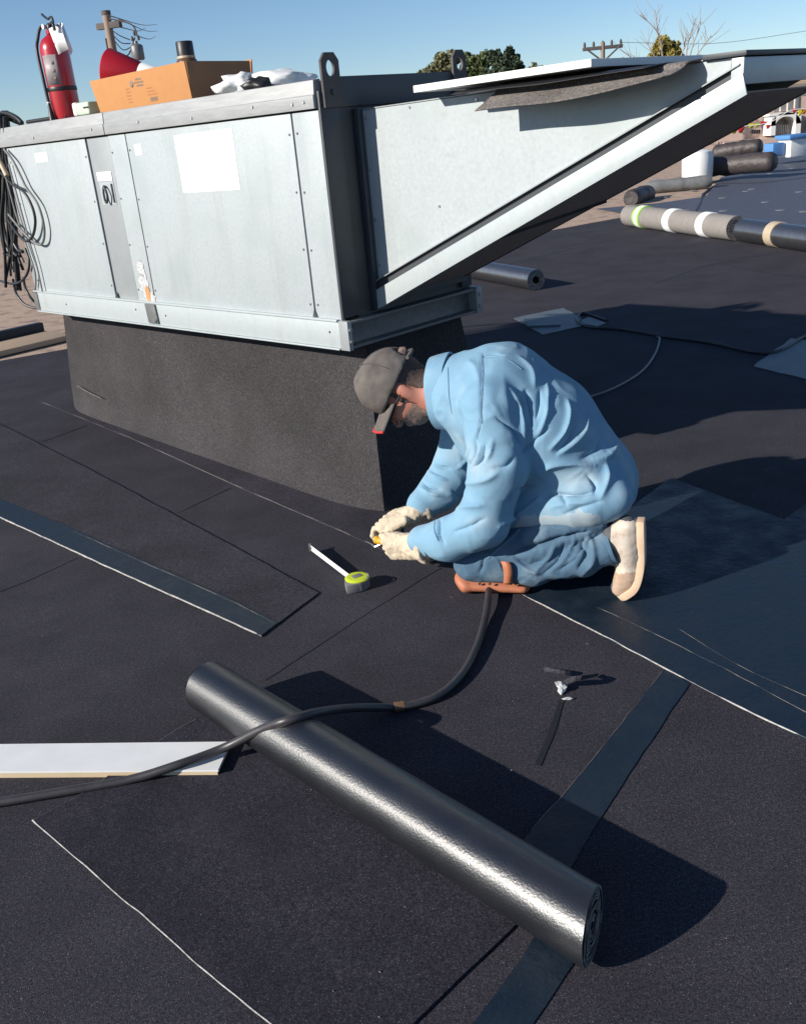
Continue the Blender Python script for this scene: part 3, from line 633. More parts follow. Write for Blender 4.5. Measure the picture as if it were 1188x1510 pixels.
# fire extinguisher
q = UPL(98, 160, 0.14); ex = on_unit('fire_extinguisher', q[0], 0.14); ex.scale = (0.90, 0.90, 0.87)
setp(ex, 'red fire extinguisher standing on the left end of the unit', 'extinguisher')
lathe('cylinder', [(0.070, 0.0), (0.082, 0.006), (0.085, 0.03), (0.085, 0.40), (0.080, 0.43), (0.062, 0.462), (0.035, 0.482), (0.022, 0.49), (0.022, 0.51)], M_RED, ex, 32)
wrap_skirt = True
lathe('neck_ring', [(0.030, 0.492), (0.030, 0.512), (0.024, 0.514)], M_RED, ex, 20)
vv = empty('valve'); vv.parent = ex
lathe('valve_body', [(0.017, 0.508), (0.020, 0.515), (0.018, 0.545), (0.012, 0.552)], M_BLACK, vv, 16)
tube('lower_handle', [(0.012, 0, 0.540), (0.05, -0.01, 0.548), (0.085, -0.02, 0.535), (0.09, -0.02, 0.50)], 0.009, M_BLACK, vv, 8)
tube('upper_lever', [(-0.10, 0.02, 0.615), (-0.05, 0.01, 0.592), (0.0, 0, 0.575), (0.045, -0.01, 0.578), (0.085, -0.02, 0.572), (0.092, -0.02, 0.545)], 0.007, M_BLACK, vv, 8)
lathe('gauge', [(0.015, 0), (0.015, 0.012), (0.012, 0.013)], M_WHITE, vv, 16, (-0.02, -0.022, 0.535), (0, -1, 0))
tube('hose', [(-0.012, 0, 0.53), (-0.055, -0.03, 0.535), (-0.062, -0.060, 0.47), (-0.05, -0.086, 0.40), (-0.028, -0.096, 0.25), (-0.018, -0.098, 0.13), (-0.014, -0.098, 0.10)], 0.010, M_BLACK, ex, 8)
lathe('nozzle', [(0.010, 0), (0.011, 0.03), (0.020, 0.11), (0.021, 0.115)], M_BLACK, ex, 12, (-0.014, -0.100, 0.10), (0.14, -0.05, -1))
lathe('hose_clip', [(0.012, 0), (0.012, 0.02)], M_WHITE, ex, 10, (-0.016, -0.098, 0.088))
lathe('strap', [(0.0865, 0.165), (0.0875, 0.167), (0.0875, 0.188), (0.0865, 0.19)], M_BLACK, ex, 32)
def wrap(name, r, t0, t1, z0, z1, m, n=12, parent=None):
    v = []; f = []
    for i in range(n + 1):
        t = t0 + (t1 - t0) * i / n
        v += [(r * math.cos(t), r * math.sin(t), z0), (r * math.cos(t), r * math.sin(t), z1)]
    f = [(2 * i, 2 * i + 2, 2 * i + 3, 2 * i + 1) for i in range(n)]
    o = mesh(name, v, f, m, parent, True); o.modifiers.new('s', 'SOLIDIFY').thickness = 0.0006; return o
M_LABEL = mat('grey_label', (0.36, 0.33, 0.33), 0.5, col2=(0.26, 0.23, 0.24), nscale=40, namt=0.6)
lb = wrap('label', 0.0862, -1.55, -0.45, 0.20, 0.37, M_LABEL, 12, ex)
for z in (0.225, 0.27, 0.315): wrap('print_mark', 0.0872, -0.88, -0.72, z, z + 0.02, M_PRINT, 4, lb)
v = []; nT = 10
for i in range(nT + 1):
    t = i / nT
    for j in (0, 1): v.append((0.040 + 0.15 * t + 0.055 * j, -0.03 + 0.05 * math.sin(t * 3.2), 0.515 - 0.02 * t - 0.15 * j + 0.035 * math.sin(math.pi * t)))
tg = mesh('inspection_tag', v, [(2 * i, 2 * i + 2, 2 * i + 3, 2 * i + 1) for i in range(nT)], M_WHITE, ex, True); tg.modifiers.new('s', 'SOLIDIFY').thickness = 0.001

# cardboard carton
c0 = UPL(148, 163, 0.06); c1 = UPL(283, 143, 0.06)
bx0, bx1 = c0[0], c1[0]; cd = 0.36
cx_ = on_unit('cardboard_carton', (bx0 + bx1) / 2, 0.06); setp(cx_, 'open orange brown cardboard carton on top of the unit', 'carton')
W2 = (bx1 - bx0) / 2; Ht = 0.158; fl_ = 0.022
def wallp(name, p, m):
    o = mesh(name, *prismg(p[:4], p[4]), m, cx_); return bevel(o, 0.0015)
wallp('front_wall', [(-W2, 0, 0), (W2, 0, 0), (W2 + fl_ * 0.0, -0.012, Ht), (-W2 - fl_ * 1.4, -0.012, Ht - 0.004), (0, 0.005, 0)], M_CARD)
wallp('rear_wall', [(-W2, cd, 0), (W2, cd, 0), (W2 + 0.01, cd + 0.008, Ht), (-W2 - 0.01, cd + 0.008, Ht), (0, -0.005, 0)], M_CARD)
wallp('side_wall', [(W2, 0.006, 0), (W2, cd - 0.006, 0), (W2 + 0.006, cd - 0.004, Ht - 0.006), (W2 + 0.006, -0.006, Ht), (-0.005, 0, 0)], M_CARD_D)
wallp('side_wall', [(-W2, 0.006, 0), (-W2, cd - 0.006, 0), (-W2 - 0.02, cd - 0.006, Ht - 0.004), (-W2 - 0.03, -0.004, Ht - 0.004), (0.005, 0, 0)], M_CARD)
box('base', (-W2 + 0.006, 0.006, 0.001), (W2 - 0.006, cd - 0.006, 0.006), M_CARD, cx_)
pm = []
def pbar(x0, x1, z0, z1):
    k = -0.012 / Ht
    pm.append(prismg([(x0, k * z0 - 0.0012, z0), (x1, k * z0 - 0.0012, z0), (x1, k * z1 - 0.0012, z1), (x0, k * z1 - 0.0012, z1)], (0, 0.0008, 0)))
for i in range(5): pbar(-0.02 + 0.01 * i, -0.013 + 0.011 * i, 0.118, 0.126)
for i in range(7): pbar(-0.035 + 0.012 * i, -0.026 + 0.012 * i, 0.104, 0.112)
for i in range(6): pbar(-0.018 + 0.010 * i, -0.011 + 0.0105 * i, 0.090, 0.098)
for i in range(8): pbar(0.075 + 0.008 * i, 0.080 + 0.008 * i, 0.016, 0.034)
setp(mesh('printed_marks', *join(*pm), M_PRINT, cx_), kind='stuff')
pm = []
for r_ in range(5):
    for i in range(3): pbar(-0.125 + 0.014 * i, -0.116 + 0.014 * i, 0.024 + r_ * 0.015, 0.030 + r_ * 0.015)
for r_ in range(3):
    for i in range(6 - r_): pbar(0.06 + 0.014 * i, 0.069 + 0.014 * i, 0.044 + r_ * 0.014, 0.050 + r_ * 0.014)
setp(mesh('printed_marks', *join(*pm), M_PRINT_R, cx_), kind='stuff')
lathe('printed_emblem', [(0.016, 0), (0.015, 0.0006)], M_PRINT, cx_, 18, (-0.06, -0.0098, 0.107), (0, -1, 0.05))

# red cone lying in the carton
A = UL(*UPL(160, 103, 0.22)); B = AT(209, 112, A[1] - 0.04)
cn = empty('traffic_cone', A); setp(cn, 'red traffic cone with white band lying in the cardboard carton', 'traffic cone')
ax = B - A; La = np.linalg.norm(ax)
M_CONEIN = M_CONE
lathe('shell', [(0.100, 0.0), (0.106, 0.006), (0.066, La), (0.065, La + 0.001)], M_CONE, cn, 32, (0, 0, 0), ax)
lathe('white_band', [(0.0655, La), (0.0665, La + 0.002), (0.048, La + 0.13), (0.020, La + 0.131)], M_WHITE, cn, 32, (0, 0, 0), ax)
# dark capped bottle in the carton
q = UPL(276, 92, 0.26); bt = on_unit('capped_bottle', q[0], 0.26, UZ1 + 0.006); setp(bt, 'brown bottle with tall black cap poking out of the carton', 'bottle')
hz = q[2] - UZ1
lathe('bottle_body', [(0.048, 0), (0.052, 0.01), (0.052, hz - 0.01), (0.048, hz + 0.004), (0.040, hz + 0.012)], M_CLEAR, bt, 24)
lathe('tape_band', [(0.042, hz + 0.010), (0.044, hz + 0.012), (0.043, hz + 0.022)], M_TAPE, bt, 24)
lathe('cap', [(0.042, hz + 0.018), (0.041, hz + 0.082), (0.038, hz + 0.086)], M_BLACK, bt, 24)
# white bag and dark knob
q = UPL(346, 132, 0.10); wb = setp(crumple('white_bag', UL(q[0], 0.13, UZ1 + 0.035), 0.075, M_WHITE, 2.2, (1.3, 0.9, 0.62), 0.5, None, 3), 'crumpled white bag beside the dark side of the carton', 'bag')
for p in wb.data.polygons: p.use_smooth = True
q = UPL(379, 123, 0.12); kb = setp(crumple('dark_glove', UL(q[0], 0.13, UZ1 + 0.022), 0.05, M_BLACK, 5.2, (1.3, 1.0, 0.6), 0.5, None, 3), 'small black bundle between carton and lifting lug', 'bundle')
q = UPL(402, 124, 0.2); wb2 = setp(crumple('white_cloth', UL(q[0], 0.24, UZ1 + 0.03), 0.10, M_WHITE, 8.2, (1.5, 1.0, 0.45), 0.4, None, 3), 'white cloth heap lying right of the small black bundle', 'cloth')
for o in (kb, wb2):
    for p in o.data.polygons: p.use_smooth = True
# pale green package
q = UPL(128, 160, 0.06); gp = on_unit('wipes_packet', q[0], 0.02, UZ1, 0.15); setp(gp, 'white and pale green packet between extinguisher and carton', 'packet')
M_PGREEN = mat('pale_green', (0.45, 0.58, 0.40), 0.5, col2=(0.62, 0.7, 0.55), nscale=18)
o = box('packet_body', (-0.03, 0.0, 0.0), (0.075, 0.09, 0.062), M_PGREEN, gp); bevel(o, 0.014, 3)
o = box('packet_end', (-0.07, 0.004, 0.0), (-0.031, 0.086, 0.066), M_WHITE, gp); bevel(o, 0.014, 3)
box('packet_flap', (0.03, -0.002, 0.03), (0.07, 0.03, 0.040), M_BLACK, gp, 0.003)
# dark rod and white block at the left end
q0 = UPL(40, 177, 0.06); q1 = UPL(88, 170, 0.06)
setp(tube('dark_rod', [UL(q0[0], 0.06, UZ1 + 0.013), UL(q1[0], 0.10, UZ1 + 0.015)], 0.010, M_BLACK, None, 8, 1), 'short dark rod lying left of the extinguisher', 'rod')
q = UPL(72, 170, 0.1); bk = on_unit('small_valve_fitting', q[0], 0.18); setp(bk, 'small grey fitting behind the dark rod on the unit', 'fitting')
lathe('fitting_body', [(0.05, 0), (0.05, 0.03), (0.03, 0.04), (0.012, 0.05), (0.012, 0.075)], M_CABLE_G, bk, 16)
tube('fitting_lever', [(0, 0, 0.07), (-0.02, -0.01, 0.085), (-0.025, -0.01, 0.11)], 0.006, M_CABLE_G, bk, 6)
# coil of cables hung over the left end
cbun = empty('cable_bundle', UL(-UW, 0.1, UZ1), UYAW); setp(cbun, 'bundle of black and grey cables hanging down the left end of the unit', 'cables')
def CB(px, py, b):
    q = UPL(px, py, b); return (q[0] + UW, q[1] - 0.1, q[2] - UZ1)
S = 4.577
def cc(pts, b): return [CB(x / S, 150 + y / S, b if not hasattr(b, '__len__') else b[i]) for i, (x, y) in enumerate(pts)]
tube('cable', cc([(30, 320), (90, 400), (150, 520), (180, 580), (260, 700), (300, 850), (290, 950), (240, 955), (150, 870), (60, 760)], [-.02, -.03, -.03, -.03, -.03, -.03, -.03, -.03, -.03, 0]), 0.0075, M_CABLE_G, cbun, 8)
tube('cable', cc([(10, 480), (90, 560), (160, 605), (215, 700), (240, 800), (225, 900), (180, 940), (120, 890), (60, 800)], [0, -.02, -.035, -.035, -.035, -.035, -.035, -.03, 0]), 0.0085, M_CABLE, cbun, 8)
tube('cable', cc([(60, 420), (130, 680), (200, 940), (250, 1110), (288, 1280)], -.02), 0.0055, M_CABLE_G, cbun, 6)
tube('cable', cc([(40, 500), (110, 760), (190, 1000), (240, 1160), (240, 1290)], -.015), 0.0055, M_CABLE_G, cbun, 6)
tube('cable', cc([(5, 1210), (80, 1228), (140, 1215), (185, 1160), (200, 1080), (170, 990)], [.05, .0, -.01, -.01, -.01, .0]), 0.008, M_CABLE, cbun, 8)
tube('cable', cc([(90, 1200), (110, 1290), (160, 1360), (220, 1388), (270, 1390)], [.05, 0, 0, .02, .04]), 0.008, M_CABLE, cbun, 8)
tube('cable', cc([(160, 1190), (175, 1260), (215, 1330), (260, 1365)], [.05, 0, 0, .03]), 0.008, M_CABLE, cbun, 8)
tube('cable', cc([(100, 960), (125, 1000), (155, 1012)], -.01), 0.011, M_CABLE, cbun, 8)
for k in range(22):
    r2 = random.Random(k); xa = r2.uniform(-40, 50); xm = r2.uniform(-30, 120); xe = r2.uniform(20, 170); ye = r2.uniform(1000, 1290)
    b0 = r2.uniform(0.0, 0.18)
    pts = [(xa, 60 + r2.uniform(0, 60)), (xa + r2.uniform(-10, 25), 330), (xm * 0.7 + 10, 560), (xm + r2.uniform(-20, 25), 800), ((xm + xe) / 2, 1000), (xe, ye)]
    tube('cable', cc(pts, b0), r2.uniform(0.007, 0.012), M_CABLE if r2.random() < 0.8 else M_CABLE_G, cbun, 7, 6)
tube('plug', cc([(0, 400), (25, 450), (50, 500)], -.02), 0.016, M_TAPE, cbun, 8)
for k in range(4):
    tube('cable', cc([(-60, 210 - 8 * k), (0, 90 + 14 * k), (50, 78 + 12 * k), (110, 105 + 10 * k), (150, 142 + 3 * k)], 0.06 + 0.03 * k), 0.013, M_CABLE, cbun, 8)

# ------------------------------------------------------------------ rolls of membrane
M_REND = mat('roll_end_layers', (0.03, 0.03, 0.03), 0.5, col2=(0.30, 0.29, 0.28), nscale=60, namt=0.75)
for _m in (M_ROLL, M_ROLL2):
    _b = _m.node_tree.nodes['Principled BSDF']; _t = _m.node_tree.nodes.new('ShaderNodeTangent'); _t.direction_type = 'RADIAL'; _t.axis = 'X'
    _m.node_tree.links.new(_t.outputs[0], _b.inputs['Tangent']); _b.inputs['Anisotropic'].default_value = 0.55; _b.inputs['Anisotropic Rotation'].default_value = 0.25
def roll(name, A, B, r, m, lab, turns=9, r_in=0.034, jit=0.004, slip=0.0):
    A = np.array(A, float); B = np.array(B, float)
    e = empty(name, (A[0], A[1], 0)); setp(e, lab, 'membrane roll')
    ax = np.array([B[0] - A[0], B[1] - A[1], 0]); L = np.linalg.norm(ax); rot_ = math.atan2(ax[1], ax[0]); ax = np.array([1.0, 0, 0]); s = np.array([0, 1.0, 0]); up = np.array([0, 0, 1.0])
    n = turns * 36; v = []; f = []; th = (r - r_in) / turns * 0.82; nl = 40
    offs = {}
    for i in range(n + 1):
        t = i / 36 * 2 * math.pi; ro = r_in + (r - r_in) * i / n
        tn = i / 36
        o0 = jit * 1.6 * mnoise.noise((tn * 1.3, 1.7, 0)); o1 = L + jit * 1.6 * mnoise.noise((tn * 1.3, 9.7, 0))
        last = i >= n - 36
        for rr_ in (ro, ro - th):
            for j in range(nl + 1):
                u = j / nl; x = o0 + (o1 - o0 - slip * rr_ * math.cos(t)) * u
                k = rr_
                if last and rr_ == ro: k = rr_ * (1 + 0.022 * mnoise.noise((x * 2.2, math.cos(t) * 1.3, math.sin(t) * 1.3)) + 0.008 * mnoise.noise((x * 9, math.cos(t) * 4, math.sin(t) * 4)))
                v.append(ax * x + s * (k * math.cos(t)) + up * (k * math.sin(t)))
    w_ = nl + 1; st = 2 * w_
    for i in range(n):
        for q_ in (0, 1):
            if q_ == 0 and i < n - 37 and False: continue
            for j in range(nl):
                if 37 < i < n - 38: continue            # hidden between the layers
                a = i * st + q_ * w_ + j; f.append((a, a + 1, a + st + 1, a + st))
        for j in (0, nl):
            a = i * st + j; f.append((a, a + w_, a + st + w_, a + st))
    o = mesh('wound_sheet', v, f, m, e, True, 35)
    o.rotation_euler = (0, 0, rot_); o.location = (0, 0, r); o.data.materials.append(M_REND)
    for p in o.data.polygons:
        if abs(p.normal.dot(Vector(ax))) > 0.8: p.material_index = 1
    return e
M_SPIRAL = M_ROLL
RA, RB, RR = (-0.642, 2.525), (0.300, 1.462), 0.082
main = roll('membrane_roll', RA, RB, RR, M_ROLL, 'shiny black roll with bright highlight, half unrolled in the foreground', 12, 0.012, 0.006, 0.40)
ra = np.array([RB[0] - RA[0], RB[1] - RA[1]]); ra /= np.linalg.norm(ra); rn = np.array([ra[1], -ra[0]])
if rn[1] > 0: rn = -rn
def rel(p): return (p[0] - RA[0], p[1] - RA[1])
c1_ = G(50, 1212)[:2]; cm_ = G(225, 1365)[:2]; c2_ = G(395, 1510)[:2]; c3_ = c2_ + (c2_ - cm_) * 0.55
sh = [rel(p) for p in [c1_, cm_, c2_, c3_, np.array(RB) + ra * -0.17, np.array(RA) + ra * 0.01, G(240, 1092)[:2], G(130, 1168)[:2]]]
mesh('unrolled_sheet', *sheetg(sh, 0.0008, 0.0065, 0.002, 0.05, 51), M_ROOF2, main)
el = [rel(p) for p in [c1_, G(130, 1283)[:2], cm_, G(310, 1440)[:2], c2_, c3_]]
edge_line(main, el, 0.0022, M_EDGE, 0.0062, 3, keep=-0.6)
edge_line(main, [rel(p) for p in [c1_, G(90, 1190)[:2], G(130, 1168)[:2], G(240, 1092)[:2], G(292, 1062)[:2]]], 0.0020, M_EDGE_DIM, 0.0062, 6, keep=-0.5)
roll('membrane_roll', (0.75, 11.3), (1.516, 9.51), 0.106, M_ROLL2, 'short shiny black roll lying behind the hood in the sun', 7, 0.04)
g1 = roll('membrane_roll', (3.649, 14.237), (4.262, 11.63), 0.150, M_ROLLG, 'grey granulated roll with two white bands and green label', 8, 0.05)
g2 = roll('membrane_roll', (4.311, 11.55), (4.70, 9.55), 0.135, M_ROLL2, 'large shiny black roll with tan tape bands at the right edge', 8, 0.05)
def band(par, A, B, r, s0, s1, m, name='band'):
    A = np.array(A); B = np.array(B); d = (B - A) / np.linalg.norm(B - A); L = np.linalg.norm(B - A)
    return lathe(name, [(r * 1.0, L * s0), (r * 1.022, L * s0 + 0.003), (r * 1.022, L * s1 - 0.003), (r * 1.0, L * s1)], m, par, 36, (0, 0, r), (d[0], d[1], 0))
b1 = ((3.649, 14.237), (4.262, 11.63)); b2 = ((4.311, 11.55), (4.70, 9.55))
gl = band(g1, *b1, 0.150, 0.13, 0.20, M_GREEN, 'green_label'); band(g1, *b1, 0.150, 0.44, 0.50, M_PAPER); band(g1, *b1, 0.150, 0.745, 0.805, M_PAPER)
bd = band(g1, *b1, 0.1505, 0.145, 0.185, M_PAPER, 'label_print'); 
band(g2, *b2, 0.135, 0.30, 0.37, M_TAPE); band(g2, *b2, 0.135, 0.78, 0.86, M_TAPE)

# ------------------------------------------------------------------ white board, hose, tape measure
bo = empty('trim_board', G(160, 1145)); setp(bo, 'long white board with tan edge lying at the left foreground', 'board')
of = G(160, 1145)
pf = [G(-420, 1150) - of, G(322, 1145.5) - of]; dv = (pf[1] - pf[0]) / np.linalg.norm(pf[1] - pf[0]); bn = np.array([-dv[1], dv[0], 0]); wdt = 0.125
mesh('core', *prismg([pf[0] + [0, 0, 0.001], pf[1] + [0, 0, 0.001], pf[1] + bn * wdt + [0, 0, 0.001], pf[0] + bn * wdt + [0, 0, 0.001]], (0, 0, 0.017)), M_TAN, bo)
fx = dv * 0.004
mesh('facing', *prismg([pf[0] - bn * 0.002 + [0, 0, 0.0185], pf[1] + fx - bn * 0.002 + [0, 0, 0.0185], pf[1] + fx + bn * (wdt + .002) + [0, 0, 0.0185], pf[0] + bn * (wdt + .002) + [0, 0, 0.0185]], (0, 0, 0.006)), M_WHITE, bo)
hp = [(-60, 1192, .014), (0, 1183, .014), (90, 1168, .014), (190, 1150, .016), (262, 1128, .040), (330, 1103, .05), (385, 1076, .12), (425, 1062, .168), (470, 1050, .150), (520, 1044, .075), (570, 1043, .02), (600, 1041, .014), (645, 1026, .014), (680, 995, .014), (702, 955, .016), (714, 915, .02), (719, 885, .03), (722, 850, .03)]
hz_ = setp(tube('torch_hose', [G(*p) for p in hp], 0.0125, M_HOSE, None, 12), 'thick black hose running over the shiny roll to the knee of the man', 'hose')
ca, cb_ = G(581, 1043, .016), G(596, 1041, .0145)
lathe('coupling', [(0.0145, 0), (0.0150, 0.003), (0.0150, np.linalg.norm(cb_ - ca) - .003), (0.0145, np.linalg.norm(cb_ - ca))], M_BRASS, hz_, 14, ca, cb_ - ca)

tp = empty('tape_measure', G(528, 866)); setp(tp, 'lime and grey tape measure with white blade pulled out on the roof', 'tape measure')
o = lathe('case', [(0.040, 0.0), (0.046, 0.004), (0.047, 0.036), (0.043, 0.041)], M_GREY, tp, 28)
o2 = box('case_base', (-0.05, -0.047, 0.001), (0.0, 0.0, 0.038), M_GREY, tp, 0.005); o2.rotation_euler = (0, 0, 0.2)
fa = lathe('face', [(0.046, 0.0385), (0.047, 0.0415), (0.041, 0.046), (0.034, 0.047)], M_LIME, tp, 28)
bxl = box('face_label', (-0.018, -0.013, 0.0472), (0.020, 0.015, 0.0486), M_GREY, fa, 0.002); bxl.rotation_euler = (0, 0, 0.5)
tube('clip', [(0.036, 0.02, 0.046), (0.044, -0.005, 0.05), (0.036, -0.03, 0.046)], 0.0025, M_STEEL, tp, 6)
be = G(459, 817) - G(528, 866); d_ = be / np.linalg.norm(be); n_ = np.array([-d_[1], d_[0], 0]); v = []; nB = 12
for i in range(nB + 1):
    p = d_ * (0.035 + (np.linalg.norm(be) - 0.035) * i / nB); zz = 0.006 + 0.012 * (i / nB)
    v += [p + [0, 0, zz], p + n_ * -0.004 + [0, 0, zz + 0.012], p + [0, 0, zz + 0.024]]
bl_ = mesh('blade', v, [(3 * i + k, 3 * i + 3 + k, 3 * i + 4 + k, 3 * i + 1 + k) for i in range(nB) for k in (0, 1)], M_PAPER, tp, True); bl_.modifiers.new('s', 'SOLIDIFY').thickness = 0.0012
p = d_ * np.linalg.norm(be)
box('blade_hook', tuple(p + [-0.006, -0.006, 0.014]), tuple(p + [0.004, 0.006, 0.046]), M_STEEL, tp, 0.001)

# ------------------------------------------------------------------ the kneeling man
PK = np.array([0.21, 3.17, 0.0]); PROT = math.atan2(-0.349, 0.937)
pe1 = np.array([math.cos(PROT), math.sin(PROT), 0]); pe2 = np.array([-math.sin(PROT), math.cos(PROT), 0])
def PL(px, py, off):                       # photo point on the plane y = off of the man's own axes
    d = ray(px, py); P0 = PK + pe2 * off; t = ((P0 - CO) @ pe2) / (d @ pe2); P = CO + t * d
    return np.array([(P - PK) @ pe1, off, P[2]])
def PW(p): return PK + pe1 * p[0] + pe2 * p[1] + np.array([0, 0, p[2]])
def rc(P, a, b, r1, r2, sy=1.0):           # tapered capsule, optionally widened sideways
    a = np.array(a, float); b = np.array(b, float); Q = P
    if sy != 1.0:
        c = (a[1] + b[1]) / 2; Q = P.copy(); Q[..., 1] = c + (P[..., 1] - c) / sy; a = a.copy(); b = b.copy(); a[1] = c + (a[1] - c) / sy; b[1] = c + (b[1] - c) / sy
    ab = b - a; t = np.clip(((Q - a) @ ab) / (ab @ ab + 1e-12), 0, 1)
    return np.linalg.norm(Q - a - t[..., None] * ab, axis=-1) - (r1 + (r2 - r1) * t)
def el(P, c, r):
    q = (P - np.array(c)) / np.array(r); k = np.linalg.norm(q, axis=-1); return (k - 1) * min(r)
def smin(a, b, k):
    h = np.clip(0.5 + 0.5 * (b - a) / k, 0, 1); return b + (a - b) * h - k * h * (1 - h)
def chain(P, js, k=0.03):
    d = None
    for (a, ra, *s1), (b, rb, *s2) in zip(js[:-1], js[1:]):
        q = rc(P, a, b, ra, rb, s1[0] if s1 else 1.0); d = q if d is None else smin(d, q, k)
    return d
def nets(fn, lo, hi, h):
    lo = np.array(lo); n = np.ceil((np.array(hi) - lo) / h).astype(int) + 1
    ax = [lo[i] + h * np.arange(n[i]) for i in range(3)]
    P = np.stack(np.meshgrid(*ax, indexing='ij'), -1); V = fn(P); s = V < 0
    c = n - 1; cnt = np.zeros(c); pos = np.zeros((*c, 3))
    def sl(a, o): return a[o[0]:o[0] + c[0], o[1]:o[1] + c[1], o[2]:o[2] + c[2]]
    for axn in range(3):
        for u in (0, 1):
            for w_ in (0, 1):
                o0 = [0, 0, 0]; oth = [i for i in range(3) if i != axn]; o0[oth[0]] = u; o0[oth[1]] = w_; o1 = list(o0); o1[axn] = 1
                a = sl(V, o0); b = sl(V, o1); m = (a < 0) != (b < 0); t = np.where(m, a / (a - b + 1e-20), 0)
                p = np.zeros((*c, 3)); p[..., oth[0]] = u; p[..., oth[1]] = w_; p[..., axn] = t
                pos += p * m[..., None]; cnt += m
    act = cnt > 0; idx = -np.ones(c, int); idx[act] = np.arange(act.sum())
    ii = np.argwhere(act); verts = lo + h * (ii + pos[act] / cnt[act][:, None]); faces = []
    for axn in range(3):
        o = [i for i in range(3) if i != axn]
        a = np.take(s, range(0, n[axn] - 1), axn); b = np.take(s, range(1, n[axn]), axn); e = np.argwhere(a != b)
        e = e[(e[:, o[0]] > 0) & (e[:, o[1]] > 0) & (e[:, o[0]] < n[o[0]] - 1) & (e[:, o[1]] < n[o[1]] - 1)]
        def cell(du, dv):
            k = e.copy(); k[:, o[0]] -= du; k[:, o[1]] -= dv; return idx[k[:, 0], k[:, 1], k[:, 2]]
        q = np.stack([cell(1, 1), cell(0, 1), cell(0, 0), cell(1, 0)], 1)
        fl = a[e[:, 0], e[:, 1], e[:, 2]]
        if axn == 1: fl = ~fl
        q[~fl] = q[~fl][:, ::-1]; faces.append(q)
    return verts, np.concatenate(faces)
def vnorm(v, f):
    n = np.zeros_like(v); fn = np.cross(v[f[:, 1]] - v[f[:, 0]], v[f[:, 2]] - v[f[:, 0]])
    for k in range(4): np.add.at(n, f[:, k], fn)
    return n / (np.linalg.norm(n, axis=1)[:, None] + 1e-12)
def relax(v, f, it=2, lam=0.5):
    for _ in range(it):
        a = np.zeros_like(v); c = np.zeros(len(v))
        for k in range(4):
            np.add.at(a, f[:, k], v[f[:, (k + 1) % 4]]); np.add.at(c, f[:, k], 1)
        v = v + (a / np.maximum(c, 1)[:, None] - v) * lam
    return v
def folds(v, f, lst):
    """press ridges (+) and creases (-) into cloth along lines seen in the photo"""
    n = vnorm(v, f); W = PK + v[:, :1] * pe1 + v[:, 1:2] * pe2 + v[:, 2:] * np.array([0, 0, 1.0])
    bvh = BVHTree.FromPolygons([tuple(p) for p in W], [tuple(q) for q in f]); out = v.copy(); O = Vector(CO)
    D = np.zeros(len(v))
    for pts, wd, h in lst:
        pp = catmull([np.array([x, y, 0.0]) for x, y in pts], 6); L = []
        for p in pp:
            d = Vector(ray(p[0], p[1])).normalized(); hit = bvh.ray_cast(O, d)
            if hit[0] is not None: L.append(np.array(hit[0]))
        if len(L) < 2: continue
        L = np.array(L); near = np.where(((W > L.min(0) - 6 * wd) & (W < L.max(0) + 6 * wd)).all(1))[0]; Wn = W[near]; best = np.full(len(near), 9.0); tpar = np.zeros(len(near))
        for i in range(len(L) - 1):
            a = L[i]; ab = L[i + 1] - a; l2 = ab @ ab
            if l2 > 0.01: continue
            t = np.clip(((Wn - a) @ ab) / (l2 + 1e-12), 0, 1); dd = np.linalg.norm(Wn - a - t[:, None] * ab, axis=1)
            m = dd < best; best[m] = dd[m]; tpar[m] = (i + t[m]) / (len(L) - 1)
        D[near] += h * np.exp(-(best / wd) ** 1.25) * np.clip(np.sin(np.pi * np.clip(tpar, 0.02, 0.98)) ** 0.4, 0, 1)
    return out + n * D[:, None]
def cloth_noise(v, f, amp, sc, seed, st=(1, 1, 1)):
    n = vnorm(v, f); st = np.array(st)
    d = np.array([mnoise.fractal(Vector(p * st * sc) + Vector((seed, seed, 0)), 1.0, 2.0, 3) for p in v]); return v + n * (amp * d)[:, None]
def subdiv(v, f):
    E = np.concatenate([np.sort(f[:, [k, (k + 1) % 4]], 1) for k in range(4)]); U_, inv = np.unique(E, axis=0, return_inverse=True); inv = inv.reshape(-1)
    n = len(v); m = len(U_); em = (v[U_[:, 0]] + v[U_[:, 1]]) / 2; fc_ = v[f].mean(1); k = len(f); e = [inv[i * k:(i + 1) * k] + n for i in range(4)]; c = np.arange(k) + n + m
    out = np.concatenate([np.stack([f[:, i], e[i], c, e[(i + 3) % 4]], 1) for i in range(4)])
    return relax(np.concatenate([v, em, fc_]), out, 2, 0.5), out
def creases(v, f, amp, sc, seed, thr):
    n = vnorm(v, f); out = []
    for p in v:
        q = Vector((p[0] * sc[0] + seed, p[1] * sc[1], p[2] * sc[2])); q = q + Vector((mnoise.noise(q * 0.7 + Vector((9, 0, 0))), mnoise.noise(q * 0.7 + Vector((0, 9, 0))), mnoise.noise(q * 0.7 + Vector((0, 0, 9))))) * 0.9
        k = 1 - 2.6 * abs(mnoise.noise(q)); msk = 0.5 + 0.5 * mnoise.noise(q * 0.4 + Vector((3, 3, seed)))
        out.append(max(k, -0.3) * max(0.0, msk - thr) * 1.4)
    return v + n * (amp * np.array(out))[:, None]
person = empty('person', PK, PROT)
setp(person, 'man in pale denim jacket, jeans and grey cap kneeling over the roof edge', 'person')
def pm_(name, v, f, m, parent=None): return mesh(name, v, f, m, parent or person, True)
def pv(*a): return np.array(a, float)

